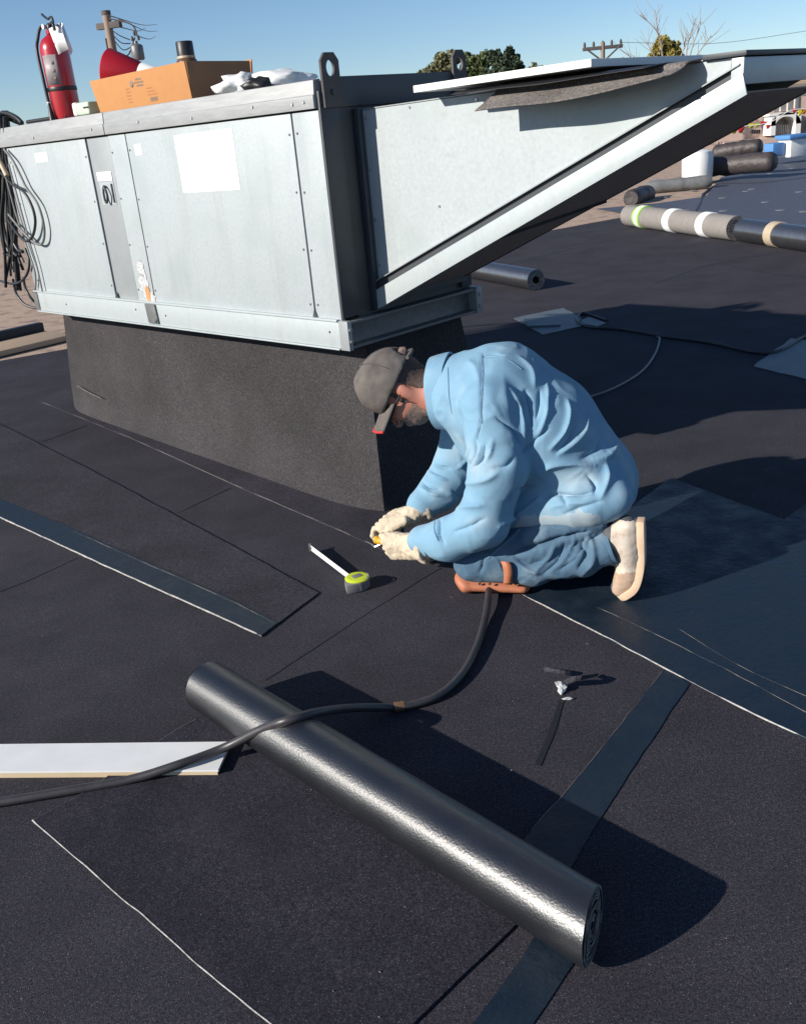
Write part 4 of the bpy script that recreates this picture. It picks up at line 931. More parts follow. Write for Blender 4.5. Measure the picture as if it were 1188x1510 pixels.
M_DENIM = mat('denim_jacket', (0.165, 0.315, 0.445), 0.9, spec=0.2, col2=(0.22, 0.37, 0.49), nscale=9, namt=0.5, bump=0.35, bscale=420, bdist=0.002, col3=(0.34, 0.44, 0.51), n3scale=6, n3=(0.52, 0.75), dirt=(5.0, (1, 1, 1), 0.55, 0.74, 0.0, 0.5, (0.13, 0.17, 0.20)))
M_DENIM_P = mat('denim_bleached', (0.38, 0.44, 0.47), 0.9, spec=0.2, col2=(0.29, 0.39, 0.46), nscale=14, namt=0.5, bump=0.35, bscale=420, bdist=0.002)
M_DENIM_IN = mat('denim_inside', (0.10, 0.19, 0.27), 0.9, col2=(0.14, 0.24, 0.33), nscale=14)
M_JEANS = mat('blue_jeans', (0.060, 0.118, 0.185), 0.9, spec=0.2, col2=(0.10, 0.172, 0.245), nscale=10, namt=0.5, bump=0.35, bscale=420, bdist=0.002, col3=(0.20, 0.27, 0.32), n3scale=7, n3=(0.52, 0.75), dirt=(6.0, (1, 1, 1), 0.55, 0.72, 0.0, 0.5, (0.05, 0.065, 0.08)))
M_STITCH = mat('stitching', (0.13, 0.24, 0.36), 0.9, col2=(0.18, 0.3, 0.42), nscale=60)
M_SKIN = mat('weathered_skin', (0.40, 0.16, 0.11), 0.55, col2=(0.48, 0.21, 0.15), nscale=18, sss=0.15, bump=0.2, bscale=140)
M_HAIR = mat('grey_brown_hair', (0.045, 0.030, 0.026), 0.8, col2=(0.10, 0.065, 0.055), nscale=160, namt=0.6, bump=0.8, bscale=260, bdist=0.004)
M_BEARD = mat('grey_stubble', (0.17, 0.11, 0.09), 0.8, col2=(0.28, 0.20, 0.165), nscale=200, namt=0.6, bump=0.6, bscale=260, bdist=0.003)
M_CAPC = mat('grey_cap', (0.105, 0.092, 0.085), 0.9, spec=0.2, col2=(0.15, 0.135, 0.125), nscale=26, namt=0.5, bump=0.4, bscale=300, col3=(0.06, 0.052, 0.048), n3scale=9, n3=(0.55, 0.75))
M_CAPR = mat('red_trim', (0.62, 0.03, 0.03), 0.8, col2=(0.5, 0.03, 0.03), nscale=40)
M_GLOVE = mat('cream_leather_glove', (0.52, 0.43, 0.32), 0.8, spec=0.25, col2=(0.60, 0.51, 0.39), nscale=22, namt=0.5, bump=0.4, bscale=70, bdist=0.004, col3=(0.42, 0.30, 0.22), n3scale=12, n3=(0.6, 0.8))
M_GLOVE_ = None
M_GLOVED = mat('glove_lining', (0.05, 0.04, 0.035), 0.9)
M_PAD = mat('orange_knee_pad', (0.46, 0.165, 0.085), 0.6, col2=(0.38, 0.13, 0.065), nscale=24, namt=0.5, bump=0.3, bscale=60, col3=(0.3, 0.1, 0.06), n3scale=20, n3=(0.62, 0.8))
M_SHOE = mat('white_leather_shoe', (0.50, 0.42, 0.34), 0.65, col2=(0.60, 0.53, 0.45), nscale=14, namt=0.5, bump=0.3, bscale=60, bdist=0.003, dirt=(16.0, (1, 1, 1), 0.52, 0.7, 0.0, 0.7, (0.36, 0.26, 0.19)))
M_SHOET = mat('scuffed_toe', (0.50, 0.36, 0.26), 0.8, col2=(0.36, 0.25, 0.18), nscale=30, namt=0.6, bump=0.5, bscale=60, bdist=0.004)
M_SOLE = mat('shoe_sole', (0.58, 0.40, 0.26), 0.75, col2=(0.66, 0.5, 0.36), nscale=24, namt=0.5)
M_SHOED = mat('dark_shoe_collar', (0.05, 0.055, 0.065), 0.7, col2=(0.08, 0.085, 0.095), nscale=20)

MID = 0.17
# jacket: torso and sleeves
T = [(PL(858, 712, MID), 0.192, 1.08), (PL(795, 636, MID), 0.198, 1.12), (PL(733, 588, MID), 0.190, 1.18), (PL(684, 578, MID), 0.135, 1.15)]
LS = [(PL(722, 600, -0.015), 0.098), (PL(735, 690, -0.085), 0.093), (PL(712, 770, -0.100), 0.085), (PL(660, 795, -0.075), 0.072), (PL(624, 797, -0.045), 0.058)]
RS = [(PL(694, 600, 0.36), 0.095), (PL(672, 690, 0.36), 0.085), (PL(650, 722, 0.31), 0.075), (PL(622, 744, 0.25), 0.060)]
hA = PL(722, 800, -0.04); hB = PL(934, 770, -0.04); hd = (hB - hA); hn = np.array([hd[2], 0, -hd[0]]); hn /= np.linalg.norm(hn)   # downward normal of the hem
belly = PL(740, 690, MID)
def jacket(P):
    d = chain(P, T, 0.05)
    d = smin(d, rc(P, PL(725, 640, MID), PL(800, 720, MID), 0.13, 0.15, 1.1), 0.05)
    d = smin(d, rc(P, PL(860, 735, 0.02), PL(905, 735, 0.02), 0.055, 0.06), 0.06)
    d = smin(d, rc(P, PL(905, 725, 0.32), PL(860, 735, 0.32), 0.06, 0.06), 0.06)
    d = smin(d, rc(P, PL(752, 752, 0.03), PL(868, 745, 0.0), 0.075, 0.075), 0.05)
    d = np.maximum(d, ((P - hA) @ hn))
    d = smin(d, chain(P, LS, 0.035), 0.022)
    d = smin(d, chain(P, RS, 0.03), 0.022)
    # open cuff and open neck
    return d
lo = (-0.45, -0.30, 0.02); hi = (0.75, 0.62, 1.02)
v, f = nets(jacket, lo, hi, 0.0085)
v = relax(v, f, 2)
def X(x, y): return (640 + x / 3.494, 490 + y / 3.494)
FL = [([X(580, 265), X(583, 340), X(575, 430), X(535, 540)], 0.010, 0.014), ([X(545, 300), X(540, 380), X(525, 450)], 0.012, -0.012),
      ([X(688, 355), X(692, 430), X(665, 520), X(600, 598)], 0.011, 0.016), ([X(725, 480), X(690, 560), X(630, 620)], 0.012, -0.013),
      ([X(785, 400), X(775, 500), X(720, 570), X(640, 625)], 0.014, 0.015), ([X(905, 520), X(925, 590), X(890, 640), X(820, 655)], 0.018, 0.017),
      ([X(850, 560), X(830, 610), X(760, 650)], 0.014, -0.012), ([X(530, 740), X(600, 690), X(700, 680), X(820, 690)], 0.020, 0.018),
      ([X(560, 840), X(640, 835), X(740, 840), X(820, 820)], 0.011, -0.016), ([X(650, 840), X(690, 890)], 0.009, -0.013),
      ([X(880, 680), X(895, 760), X(860, 850)], 0.020, 0.016), ([X(790, 740), X(830, 790), X(825, 830)], 0.010, -0.013),
      ([X(395, 300), X(435, 400), X(450, 520), X(445, 580)], 0.016, 0.018), ([X(320, 440), X(400, 500), X(440, 575)], 0.010, -0.015),
      ([X(470, 300), X(490, 380), X(500, 470)], 0.014, -0.012), ([X(215, 570), X(205, 640), X(160, 700)], 0.009, -0.014), ([X(185, 590), X(170, 650), X(120, 700)], 0.009, 0.011),
      ([X(265, 580), X(250, 650), X(215, 690)], 0.008, -0.012), ([X(240, 590), X(225, 650), X(190, 700)], 0.008, 0.010), ([X(300, 560), X(290, 620), X(270, 660)], 0.009, 0.010),
      ([X(95, 820), X(130, 850)], 0.008, -0.011), ([X(30, 960), X(25, 1040), X(50, 1085)], 0.010, -0.016), ([X(100, 1030), X(180, 1000), X(260, 960)], 0.010, -0.011),
      ([X(60, 940), X(150, 900), X(250, 890)], 0.018, 0.012), ([X(150, 780), X(260, 760), X(330, 720)], 0.016, 0.010), ([X(300, 700), X(370, 690), X(410, 650)], 0.014, -0.010),
      ([X(243, 105), X(245, 230), X(240, 360), X(238, 470), X(215, 560)], 0.0045, -0.007), ([X(180, 150), X(215, 190), X(235, 260)], 0.020, 0.008),
      ([X(335, 1000), X(480, 905), X(560, 840)], 0.016, 0.014), ([X(455, 620), X(520, 555), X(580, 500)], 0.009, -0.014), ([X(255, 125), X(305, 121), X(355, 122)], 0.005, -0.012),
      ([X(440, 130), X(500, 200), X(515, 280)], 0.016, 0.011), ([X(380, 880), X(420, 820), X(520, 790)], 0.012, -0.012),
      ([X(-30, 650), X(20, 690), X(80, 700)], 0.009, -0.012), ([X(-60, 690), X(0, 740), X(60, 760)], 0.008, 0.010), ([X(-90, 720), X(-40, 790), X(30, 810)], 0.008, -0.012),
      ([X(-70, 800), X(-20, 830), X(40, 840)], 0.008, 0.010), ([X(600, 900), X(700, 880), X(800, 885)], 0.018, 0.010), ([X(680, 930), X(760, 900), X(860, 870)], 0.012, -0.010)]
v, f = subdiv(v, f)
v = folds(v, f, [(p, w_ * 0.62, h_ * 1.12) for p, w_, h_ in FL])
v = creases(v, f, 0.0045, (6.5, 6.5, 6.5), 2.0, 0.0); v = creases(v, f, 0.0048, (12, 10, 12), 6.0, 0.25); v = relax(v, f, 1, 0.35)
jk = pm_('jacket', v, f, M_DENIM); jk.data.materials.append(M_DENIM_P)
for p in jk.data.polygons:
    c = np.array(p.center); dh = -(c - hA) @ hn
    if dh < 0.080 + 0.06 * mnoise.noise(Vector(c * 9)) + 0.02 * mnoise.noise(Vector(c * 40)) and PL(700, 700, 0)[0] < c[0] < PL(885, 760, -0.05)[0] and c[1] < 0.1 and dh > -0.002 and chain(c[None], LS)[0] > 0.03: p.material_index = 1
# seam piping on the sleeve head, hem band
def on_mesh(o, pts, lift=0.002):
    me = o.data; W = [tuple(PW(np.array(q.co))) for q in me.vertices]; bvh = BVHTree.FromPolygons(W, [tuple(p.vertices) for p in me.polygons]); out = []
    for p in catmull([np.array([x, y, 0.0]) for x, y in pts], 8):
        d = Vector(ray(p[0], p[1])).normalized(); h_ = bvh.ray_cast(Vector(CO), d)
        if h_[0] is not None:
            w_ = np.array(h_[0]) - np.array(d) * lift - PK; out.append(pv(w_ @ pe1, w_ @ pe2, w_[2]))
    return out
for pts in ([X(243, 110), X(245, 230), X(240, 360), X(238, 470), X(220, 550)], [X(250, 110), X(252, 230), X(247, 360), X(245, 470)], [X(248, 118), X(310, 118), X(380, 140), X(450, 190)], [X(20, 1075), X(0, 1020), X(5, 950)], [X(70, 180), X(75, 320), X(90, 420)]):
    L = on_mesh(jk, pts)
    if len(L) > 3: tube('seam', L, 0.0016, M_STITCH, jk, 5, 1)
# collar: a folded band standing round the neck
def ring(c, axis, ry, rz_, n=40, tilt=0.0):
    axis = axis / np.linalg.norm(axis); s = np.array([0, 1.0, 0]); u = np.cross(axis, s); u /= np.linalg.norm(u)
    return [c + s * ry * math.cos(2 * math.pi * k / n) + u * rz_ * math.sin(2 * math.pi * k / n) for k in range(n)]
cA_ = PL(646, 580, MID); cB_ = PL(668, 578, MID); caxis = cB_ - cA_
def loft(name, rings, m, parent, closed_ends=False):
    n = len(rings[0]); V = [p for r_ in rings for p in r_]; Fq = []
    for i in range(len(rings) - 1):
        for k in range(n): k2 = (k + 1) % n; Fq.append((i * n + k, i * n + k2, (i + 1) * n + k2, (i + 1) * n + k))
    o = mesh(name, V, Fq, m, parent, True, 50); return o
def wob(r_, a, s): return [p + np.array([a * mnoise.noise(Vector(p * 9) + Vector((s, 0, 0))), a * mnoise.noise(Vector(p * 9) + Vector((0, s, 0))), a * mnoise.noise(Vector(p * 9) + Vector((0, 0, s)))]) for r_ in [r_] for p in r_]
col = loft('collar', [wob(ring(cA_ + caxis * t, caxis, ry, rz_), 0.008, 3.0) for t, ry, rz_ in [(1.3, 0.108, 0.108), (0.35, 0.112, 0.118), (-0.10, 0.116, 0.124), (-0.25, 0.118, 0.127), (-0.22, 0.124, 0.133), (0.25, 0.130, 0.138), (0.75, 0.135, 0.142), (1.0, 0.136, 0.143), (1.02, 0.128, 0.135)]], M_DENIM, person)

# jeans
KN = PL(700, 826, 0.0)
def jeans(P):
    d = chain(P, [(PL(880, 745, 0.06), 0.105), (PL(800, 790, 0.03), 0.098), (KN, 0.080)], 0.03)
    d = smin(d, chain(P, [(KN + pv(0, 0, -0.008), 0.072), (PL(785, 836, -0.01), 0.060), (PL(855, 824, -0.02), 0.056), (PL(897, 808, -0.01), 0.055)], 0.03), 0.008)
    d = smin(d, chain(P, [(PL(880, 745, 0.28), 0.105), (PL(790, 780, 0.31), 0.098), (PL(700, 815, 0.33), 0.080), (PL(800, 822, 0.32), 0.070), (PL(890, 806, 0.30), 0.060)], 0.03), 0.03)
    d = smin(d, rc(P, PL(872, 735, 0.08), PL(872, 735, 0.26), 0.11, 0.11), 0.04)
    return np.maximum(d, (P[..., 0] - PL(904, 800, 0.0)[0]) + 0.25 * (P[..., 2] - 0.2))
v, f = nets(jeans, (-0.20, -0.16, -0.03), (0.80, 0.50, 0.50), 0.0085)
v = relax(v, f, 2)
FJ = [([X(400, 1150), X(470, 1195), X(560, 1180)], 0.010, -0.012), ([X(520, 1235), X(580, 1170), X(620, 1100)], 0.008, 0.011), ([X(560, 1245), X(630, 1180), X(670, 1090)], 0.008, -0.010),
      ([X(610, 1225), X(690, 1150), X(720, 1070)], 0.008, 0.011), ([X(650, 1220), X(740, 1150), X(775, 1060)], 0.008, -0.010), ([X(690, 1190), X(770, 1120), X(790, 1040)], 0.009, 0.011),
      ([X(390, 1150), X(520, 1105), X(640, 1065), X(780, 1030)], 0.012, -0.024), ([X(330, 1110), X(390, 1060), X(440, 1010)], 0.007, 0.008), ([X(255, 1150), X(250, 1200), X(235, 1240)], 0.008, -0.008),
      ([X(280, 1140), X(330, 1180), X(350, 1230)], 0.008, 0.008), ([X(790, 1040), X(820, 1100), X(815, 1180), X(760, 1250)], 0.012, 0.012), ([X(760, 1090), X(780, 1150), X(740, 1220)], 0.012, -0.014),
      ([X(420, 1180), X(480, 1225), X(540, 1240)], 0.008, 0.009)]
v, f = subdiv(v, f); v = folds(v, f, [(p, w_ * 0.75, h_ * 1.2) for p, w_, h_ in FJ]); v = creases(v, f, 0.006, (9, 9, 9), 3.0, 0.1); v = creases(v, f, 0.003, (24, 24, 24), 5.0, 0.2)
v[:, 2] = np.maximum(v[:, 2], 0.008)
jn = pm_('jeans', v, f, M_JEANS)
L = on_mesh(jn, [X(275, 1165), X(340, 1110), X(400, 1060), X(440, 1012)])
if len(L) > 3: tube('seam', L, 0.0022, M_STITCH, jn, 5, 1)
# turned-up cuff
def cuff(o_c, axis, r0, r1, parent, m, name='cuff'):
    return loft(name, [wob(ring(o_c + axis * t, axis, a, a), 0.004, 5.0) for t, a in [(-0.01, r0 * 0.92), (0.0, r0), (0.6, r1), (1.0, r1), (1.0, r1 * 0.86)]], m, parent)
a = PL(890, 807, 0.0); b = PL(905, 803, 0.0); cuff(a, b - a, 0.062, 0.066, jn, M_JEANS)

# body: head, neck and what skin shows, one continuous mesh
hc = PL(592, 570, MID)                    # skull centre
HS = 1.10
crown = PL(592 - 83, 570 - 50, MID) - hc; crown /= np.linalg.norm(crown); crown[1] -= 0.20; crown /= np.linalg.norm(crown)
face = np.array([-0.60, -0.14, -0.80]); face -= crown * (face @ crown); face /= np.linalg.norm(face); side = np.cross(crown, face)   # side: the man's left or right
if side[1] > 0: side = -side              # point to the camera side
def HP(c, fr, s): return hc + (crown * c + face * fr + side * s) * HS
def toH(P): D = (P - hc) / HS; return np.stack([D @ crown, D @ face, D @ side], -1)
def head(P):
    H = toH(P); E = lambda c, r: el(H, c, r)
    d = E((0.03, -0.005, 0), (0.108, 0.098, 0.078))
    d = smin(d, E((-0.05, 0.040, 0), (0.075, 0.058, 0.060)), 0.03)         # face block
    d = smin(d, E((-0.088, 0.056, 0), (0.034, 0.034, 0.040)), 0.03)        # chin
    d = smin(d, rc(H, (-0.005, 0.095, 0), (-0.045, 0.118, 0), 0.010, 0.016), 0.012)   # nose
    d = smin(d, E((0.012, 0.082, 0), (0.018, 0.018, 0.055)), 0.02)         # brow
    d = smin(d, E((-0.078, 0.100, 0), (0.012, 0.010, 0.024)), 0.010)       # lips
    for s in (1, -1):
        d = np.maximum(d, -E((-0.005, 0.094, s * 0.032), (0.012, 0.014, 0.016)))
        d = smin(d, E((-0.006, 0.084, s * 0.032), (0.012, 0.012, 0.013)), 0.004)
        d = smin(d, E((-0.012, -0.012, s * 0.082), (0.034, 0.020, 0.010)), 0.008)   # ears
        d = smin(d, E((-0.035, 0.06, s * 0.045), (0.030, 0.030, 0.022)), 0.02)   # cheeks
    nk = chain(P, [(HP(-0.05, -0.015, 0), 0.074), (PL(660, 583, MID), 0.080), (PL(720, 600, MID), 0.09)], 0.03)
    return smin(d, nk, 0.03)
v, f = nets(head, hc - 0.32, hc + 0.34, 0.0065)
v = relax(v, f, 1); bd = pm_('body', v, f, M_SKIN)
# hair at nape and temples and stubble along the jaw: thin shells over the skin
def shell(name, cond, off, m, amp=0.0015):
    n = vnorm(v, f); H = toH(v); k = cond(H); keep = np.array([k[q].all() for q in f]); fq = f[keep]; us = np.unique(fq); mp = -np.ones(len(v), int); mp[us] = np.arange(len(us))
    vv_ = v[us] + n[us] * (off + amp * np.array([mnoise.noise(Vector(p * 120)) for p in v[us]]))[:, None]
    o = mesh(name, vv_, mp[fq], m, bd, True); return o
def nz3(H, s=30): return np.array([mnoise.noise(Vector(h * s)) for h in H])
shell('hair', lambda H: ((H[:, 0] > -0.150 + 2.2 * (H[:, 1] + 0.03) * (H[:, 1] > -0.03)) & (H[:, 1] < 0.030 + 0.01 * nz3(H)) & (np.abs(H[:, 2]) < 0.079) & (H[:, 0] > -0.150)), 0.004, M_HAIR, 0.003)
shell('stubble', lambda H: ((H[:, 0] < -0.052 + 0.012 * nz3(H)) & (H[:, 1] > 0.012) & (H[:, 0] > -0.15)), 0.0018, M_BEARD, 0.0016)

# cap: dome, brim with red edge, rear strap opening
def capf(P):
    H = toH(P); d = el(H, (0.030, 0.0, 0), (0.118, 0.116, 0.096)); d = smin(d, el(H, (0.075, 0.045, 0), (0.07, 0.06, 0.07)), 0.03)
    cut = 0.022 - 0.16 * (H[..., 1]) * 0.35 - H[..., 0]
    d = np.maximum(d, cut); op = rc(H, (0.035, -0.115, 0.0), (0.050, -0.105, 0.0), 0.030, 0.030)
    return np.maximum(d, -op)
v2, f2 = nets(capf, hc - 0.26, hc + 0.26, 0.006); v2 = relax(v2, f2, 1); v2 = cloth_noise(v2, f2, 0.0035, 16.0, 4.0)
cp = pm_('cap', v2, f2, M_CAPC)
def brim_pt(u, w_):                         # u across -1..1, w_ outward 0..1
    hw = 0.090 * (1 - 0.20 * w_ ** 2); s = u * hw; fr = 0.086 - 0.050 * u * u * (1 - w_) + 0.094 * w_ * (1 - 0.34 * u * u)
    return HP(0.030 - 0.030 * u * u - 0.012 * w_, fr, s)
nu, nw = 16, 7; V = [brim_pt(-1 + 2 * i / nu, j / nw) for j in range(nw + 1) for i in range(nu + 1)]
Fq = [(j * (nu + 1) + i, j * (nu + 1) + i + 1, (j + 1) * (nu + 1) + i + 1, (j + 1) * (nu + 1) + i) for j in range(nw) for i in range(nu)]
br = mesh('brim', V, Fq, M_CAPC, cp, True); br.modifiers.new('s', 'SOLIDIFY').thickness = 0.005
tube('brim_edge', [brim_pt(-1 + 2 * i / 20, 1.0) for i in range(21)], 0.0045, M_CAPR, cp, 6, 1)
tube('cap_band', [HP(0.030, 0.112 * math.cos(t) * 1.0, 0.093 * math.sin(t)) for t in np.linspace(0.5, 2 * math.pi - 0.5, 30)], 0.0022, M_CAPC, cp, 5, 1)
crumple('back_hair_tuft', HP(0.045, -0.098, 0.0), 0.024, M_BEARD, 4.4, (1, 1, 1), 0.5, cp)
for a_ in (0.0, 1.05, 2.1):
    L = []
    for k in range(25):
        t = -1.25 + 2.5 * k / 24; d = np.array([math.cos(t), math.sin(t) * math.cos(a_), math.sin(t) * math.sin(a_)])
        L.append(HP(0.030 + 0.1195 * d[0], 0.1175 * d[1], 0.0975 * d[2]))
    tube('panel_seam', L, 0.0016, mat('cap_seam', (0.07, 0.06, 0.055), 0.9), cp, 5, 1)
lathe('cap_button', [(0.008, 0), (0.007, 0.005), (0.003, 0.007)], M_CAPC, cp, 10, HP(0.148, 0, 0), crown)
for fr_, s_ in ((-0.05, 0.072), (0.045, 0.074)): lathe('eyelet', [(0.0045, 0), (0.0035, 0.003)], M_BLACK, cp, 8, HP(0.075, fr_, s_), side)
tube('cap_strap', [HP(0.028, -0.108, 0.05), HP(0.024, -0.121, 0.02), HP(0.024, -0.121, -0.02), HP(0.028, -0.108, -0.05)], 0.007, M_CAPC, cp, 6)
tube('red_flash', [HP(0.085, -0.088, 0.03), HP(0.095, -0.075, 0.037), HP(0.105, -0.062, 0.038)], 0.004, M_CAPR, cp, 6)
# glasses
gs = empty('glasses'); gs.parent = person
for s in (1, -1):
    tube('temple_arm', [HP(-0.004, -0.01, s * 0.088), HP(-0.008, 0.05, s * 0.080), HP(-0.018, 0.108, s * 0.066)], 0.003, M_BLACK, gs, 6)
    tube('rim', [HP(-0.018 + 0.018 * math.sin(t) - 0.008, 0.116 - abs(math.cos(t)) * 0.004, s * (0.036 + 0.028 * math.cos(t))) for t in np.linspace(0, 2 * math.pi, 17)], 0.0022, M_BLACK, gs, 5, 1)
tube('bridge', [HP(-0.016, 0.116, 0.009), HP(-0.014, 0.122, 0), HP(-0.016, 0.116, -0.009)], 0.002, M_BLACK, gs, 5)

# gloves: palm, five fingers, gauntlet cuff
def glove(name, wrist, knuck, tips, thumb, wid, r_palm, cuffend, cuffr):
    wrist = np.array(wrist); knuck = np.array(knuck); wid = np.array(wid)
    def fn(P):
        d = None
        for s in (-1, -0.33, 0.33, 1):
            q = rc(P, wrist + wid * s * 0.6, knuck + wid * s, r_palm * 0.95, r_palm * 0.78); d = q if d is None else smin(d, q, 0.018)
        for k, (m1, m2, tp_) in enumerate(tips):
            s = (-1, -0.33, 0.33, 1)[k]; q = chain(P, [(knuck + wid * s, 0.0128), (m1, 0.0118), (m2, 0.0112), (tp_, 0.0100)], 0.005); d = smin(d, q, 0.003)
        d = smin(d, chain(P, [(thumb[0], 0.018), (thumb[1], 0.0145), (thumb[2], 0.0120)], 0.008), 0.008)
        d = smin(d, rc(P, wrist, wrist + (cuffend - wrist) * 0.8, r_palm * 1.05, cuffr * 0.9), 0.02)
        cd_ = (cuffend - wrist) / np.linalg.norm(cuffend - wrist)
        return np.maximum(d, (P - cuffend) @ cd_)
    allp = np.array([wrist, knuck, cuffend] + [p for t in tips for p in t] + list(thumb)); v_, f_ = nets(fn, allp.min(0) - 0.075, allp.max(0) + 0.075, 0.0042)
    v_ = relax(v_, f_, 1); v_ = cloth_noise(v_, f_, 0.003, 28.0, 3.0); v_ = cloth_noise(v_, f_, 0.0025, 60.0, 7.0); g_ = pm_(name, v_, f_, M_GLOVE)
    cd_ = (cuffend - wrist) / np.linalg.norm(cuffend - wrist)
    loft('lining', [ring(cuffend + cd_ * t, cd_, cuffr * k, cuffr * k, 24) for t, k in [(0.001, 0.9), (0.012, 0.80), (-0.02, 0.7)]], M_GLOVED, g_)
    return g_
# left hand, nearer: back of hand to us, fingers curled left and under round the knife
w_ = PL(612, 806, -0.02); k_ = PL(577, 805, 0.03); wd_ = np.array([0.006, 0.012, -0.036])
tips = []
for s in (-1, -0.33, 0.33, 1):
    b0 = k_ + wd_ * s; tips.append((b0 + pv(-0.034, 0.020, -0.004 - 0.004 * s), b0 + pv(-0.036, 0.046, -0.010), b0 + pv(-0.016, 0.056 + 0.004 * s, -0.012)))
th_ = (PL(598, 793, 0.03), PL(580, 790, 0.06), PL(566, 795, 0.075))
glove('glove', w_, k_, tips, th_, wd_, 0.034, PL(634, 808, -0.06), 0.068)
# right hand, farther: knuckles up, fingers bent down to the sheet
w_ = PL(612, 757, 0.22); k_ = PL(572, 770, 0.20); wd_ = np.array([0.012, 0.034, 0.010]); tips = []
for s in (-1, -0.33, 0.33, 1):
    b0 = k_ + wd_ * s; tips.append((b0 + pv(-0.034, 0.0, -0.006), b0 + pv(-0.044, 0.0, -0.040 - 0.004 * s), b0 + pv(-0.030, 0.0, -0.062)))
th_ = (PL(597, 768, 0.16), PL(576, 781, 0.145), PL(563, 795, 0.14))
glove('glove', w_, k_, tips, th_, wd_, 0.032, PL(628, 748, 0.25), 0.060)

# knee pad and strap
kp0, kp1 = PL(686, 852, -0.02), PL(772, 862, -0.02)
def pad(P):
    d = rc(P, kp0 + pv(0.01, 0.02, -0.018), kp1 + pv(0, 0.02, -0.016), 0.032, 0.020, 2.2)
    d = smin(d, rc(P, PL(682, 850, 0.0), PL(690, 858, 0.0), 0.028, 0.028, 2.0), 0.02)
    d = np.maximum(d, -(rc(P, KN + pv(0.02, 0.0, 0.004), PL(790, 836, 0.0) + pv(0, 0, 0.008), 0.073, 0.060)))
    return np.maximum(d, 0.006 - P[..., 2])
v, f = nets(pad, (-0.14, -0.14, -0.03), (0.34, 0.16, 0.18), 0.006); v = relax(v, f, 2); kp = pm_('knee_pad', v, f, M_PAD)
L = [PL(748, 862, -0.075), PL(749, 848, -0.088), PL(747, 836, -0.088), PL(744, 828, -0.080)]
V = []
for p in catmull(L, 5): V += [p + pv(-0.016, 0, 0), p + pv(0.016, 0, 0)]
st_ = mesh('pad_strap', V, [(2 * i, 2 * i + 2, 2 * i + 3, 2 * i + 1) for i in range(len(V) // 2 - 1)], M_PAD, kp, True); st_.modifiers.new('s', 'SOLIDIFY').thickness = 0.005
for px_ in (707, 722, 760): lathe('pad_rivet', [(0.005, 0), (0.004, 0.004)], M_BLACK, kp, 8, PL(px_, 861, -0.062), (0, -1, 0.2))

# shoes: toe bent on the roof, sole facing back
def shoe(off, dark=False):
    e_ = empty('shoe'); e_.parent = person
    J = [PL(924, 778, off), PL(927, 815, off), PL(926, 846, off), PL(915, 870, off)]
    def upper(P):
        d = chain(P, [(J[0], 0.044), (J[1], 0.044), (J[2], 0.043), (J[3] + pv(0, 0, 0.008), 0.034)], 0.02)
        d = smin(d, rc(P, PL(905, 790, off), PL(922, 800, off), 0.048, 0.045), 0.02)
        return np.maximum(d, 0.004 - P[..., 2])
    v_, f_ = nets(upper, np.min(J, 0) - 0.11, np.max(J, 0) + 0.11, 0.006); v_ = relax(v_, f_, 1); v_ = cloth_noise(v_, f_, 0.003, 22.0, off * 9 + 2)
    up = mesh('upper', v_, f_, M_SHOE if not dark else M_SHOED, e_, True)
    up.data.materials.append(M_SHOET); up.data.materials.append(M_SHOED)
    zt = PL(920, 838, off)[2]; zc = PL(920, 764, off)[2]; xc = PL(908, 790, off)[0]
    for p in up.data.polygons:
        c = p.center
        if c.z < zt + 0.02 * mnoise.noise(c * 20): p.material_index = 1
        if c.x < xc - 0.012 or c.z > zc: p.material_index = 2
    S0 = [PL(950, 766, off), PL(951, 800, off), PL(950, 838, off), PL(940, 866, off), PL(916, 884, off)]
    V = []; C2 = catmull(S0, 6); n_ = len(C2)
    hw = np.interp(np.linspace(0, 1, n_), [0, 0.12, 0.35, 0.7, 0.92, 1], [0.026, 0.035, 0.034, 0.046, 0.038, 0.018])
    for i, p in enumerate(C2):
        t = C2[min(i + 1, n_ - 1)] - C2[max(i - 1, 0)]; t /= np.linalg.norm(t); nn_ = np.array([t[2], 0, -t[0]]); nn_ = nn_ if nn_[0] < 0 or abs(nn_[0]) < 0.2 and nn_[2] > 0 else -nn_
        q = p.copy(); q[2] = max(q[2], 0.003)
        V += [q + pv(0, -hw[i], 0), q + pv(0, hw[i], 0), q + nn_ * 0.026 + pv(0, hw[i] * 0.97, 0), q + nn_ * 0.026 + pv(0, -hw[i] * 0.97, 0)]
    Fq = [(4 * i + k, 4 * i + 4 + k, 4 * i + 4 + (k + 1) % 4, 4 * i + (k + 1) % 4) for i in range(n_ - 1) for k in range(4)] + [(0, 1, 2, 3), (4 * n_ - 4, 4 * n_ - 1, 4 * n_ - 2, 4 * n_ - 3)]
    so_ = mesh('sole', V, Fq, M_SOLE, e_); bevel(so_, 0.004)
    for k in range(4):
        p0 = PL(909, 806 + 9 * k, off - 0.030); p1 = PL(907, 808 + 9 * k, off + 0.030); pm2 = (p0 + p1) / 2 + pv(-0.020, 0, 0.006)
        tube('lace', [p0, pm2, p1], 0.0035, M_SHOE, e_, 6)
    return e_
shoe(0.0); s2_ = shoe(0.29, True)

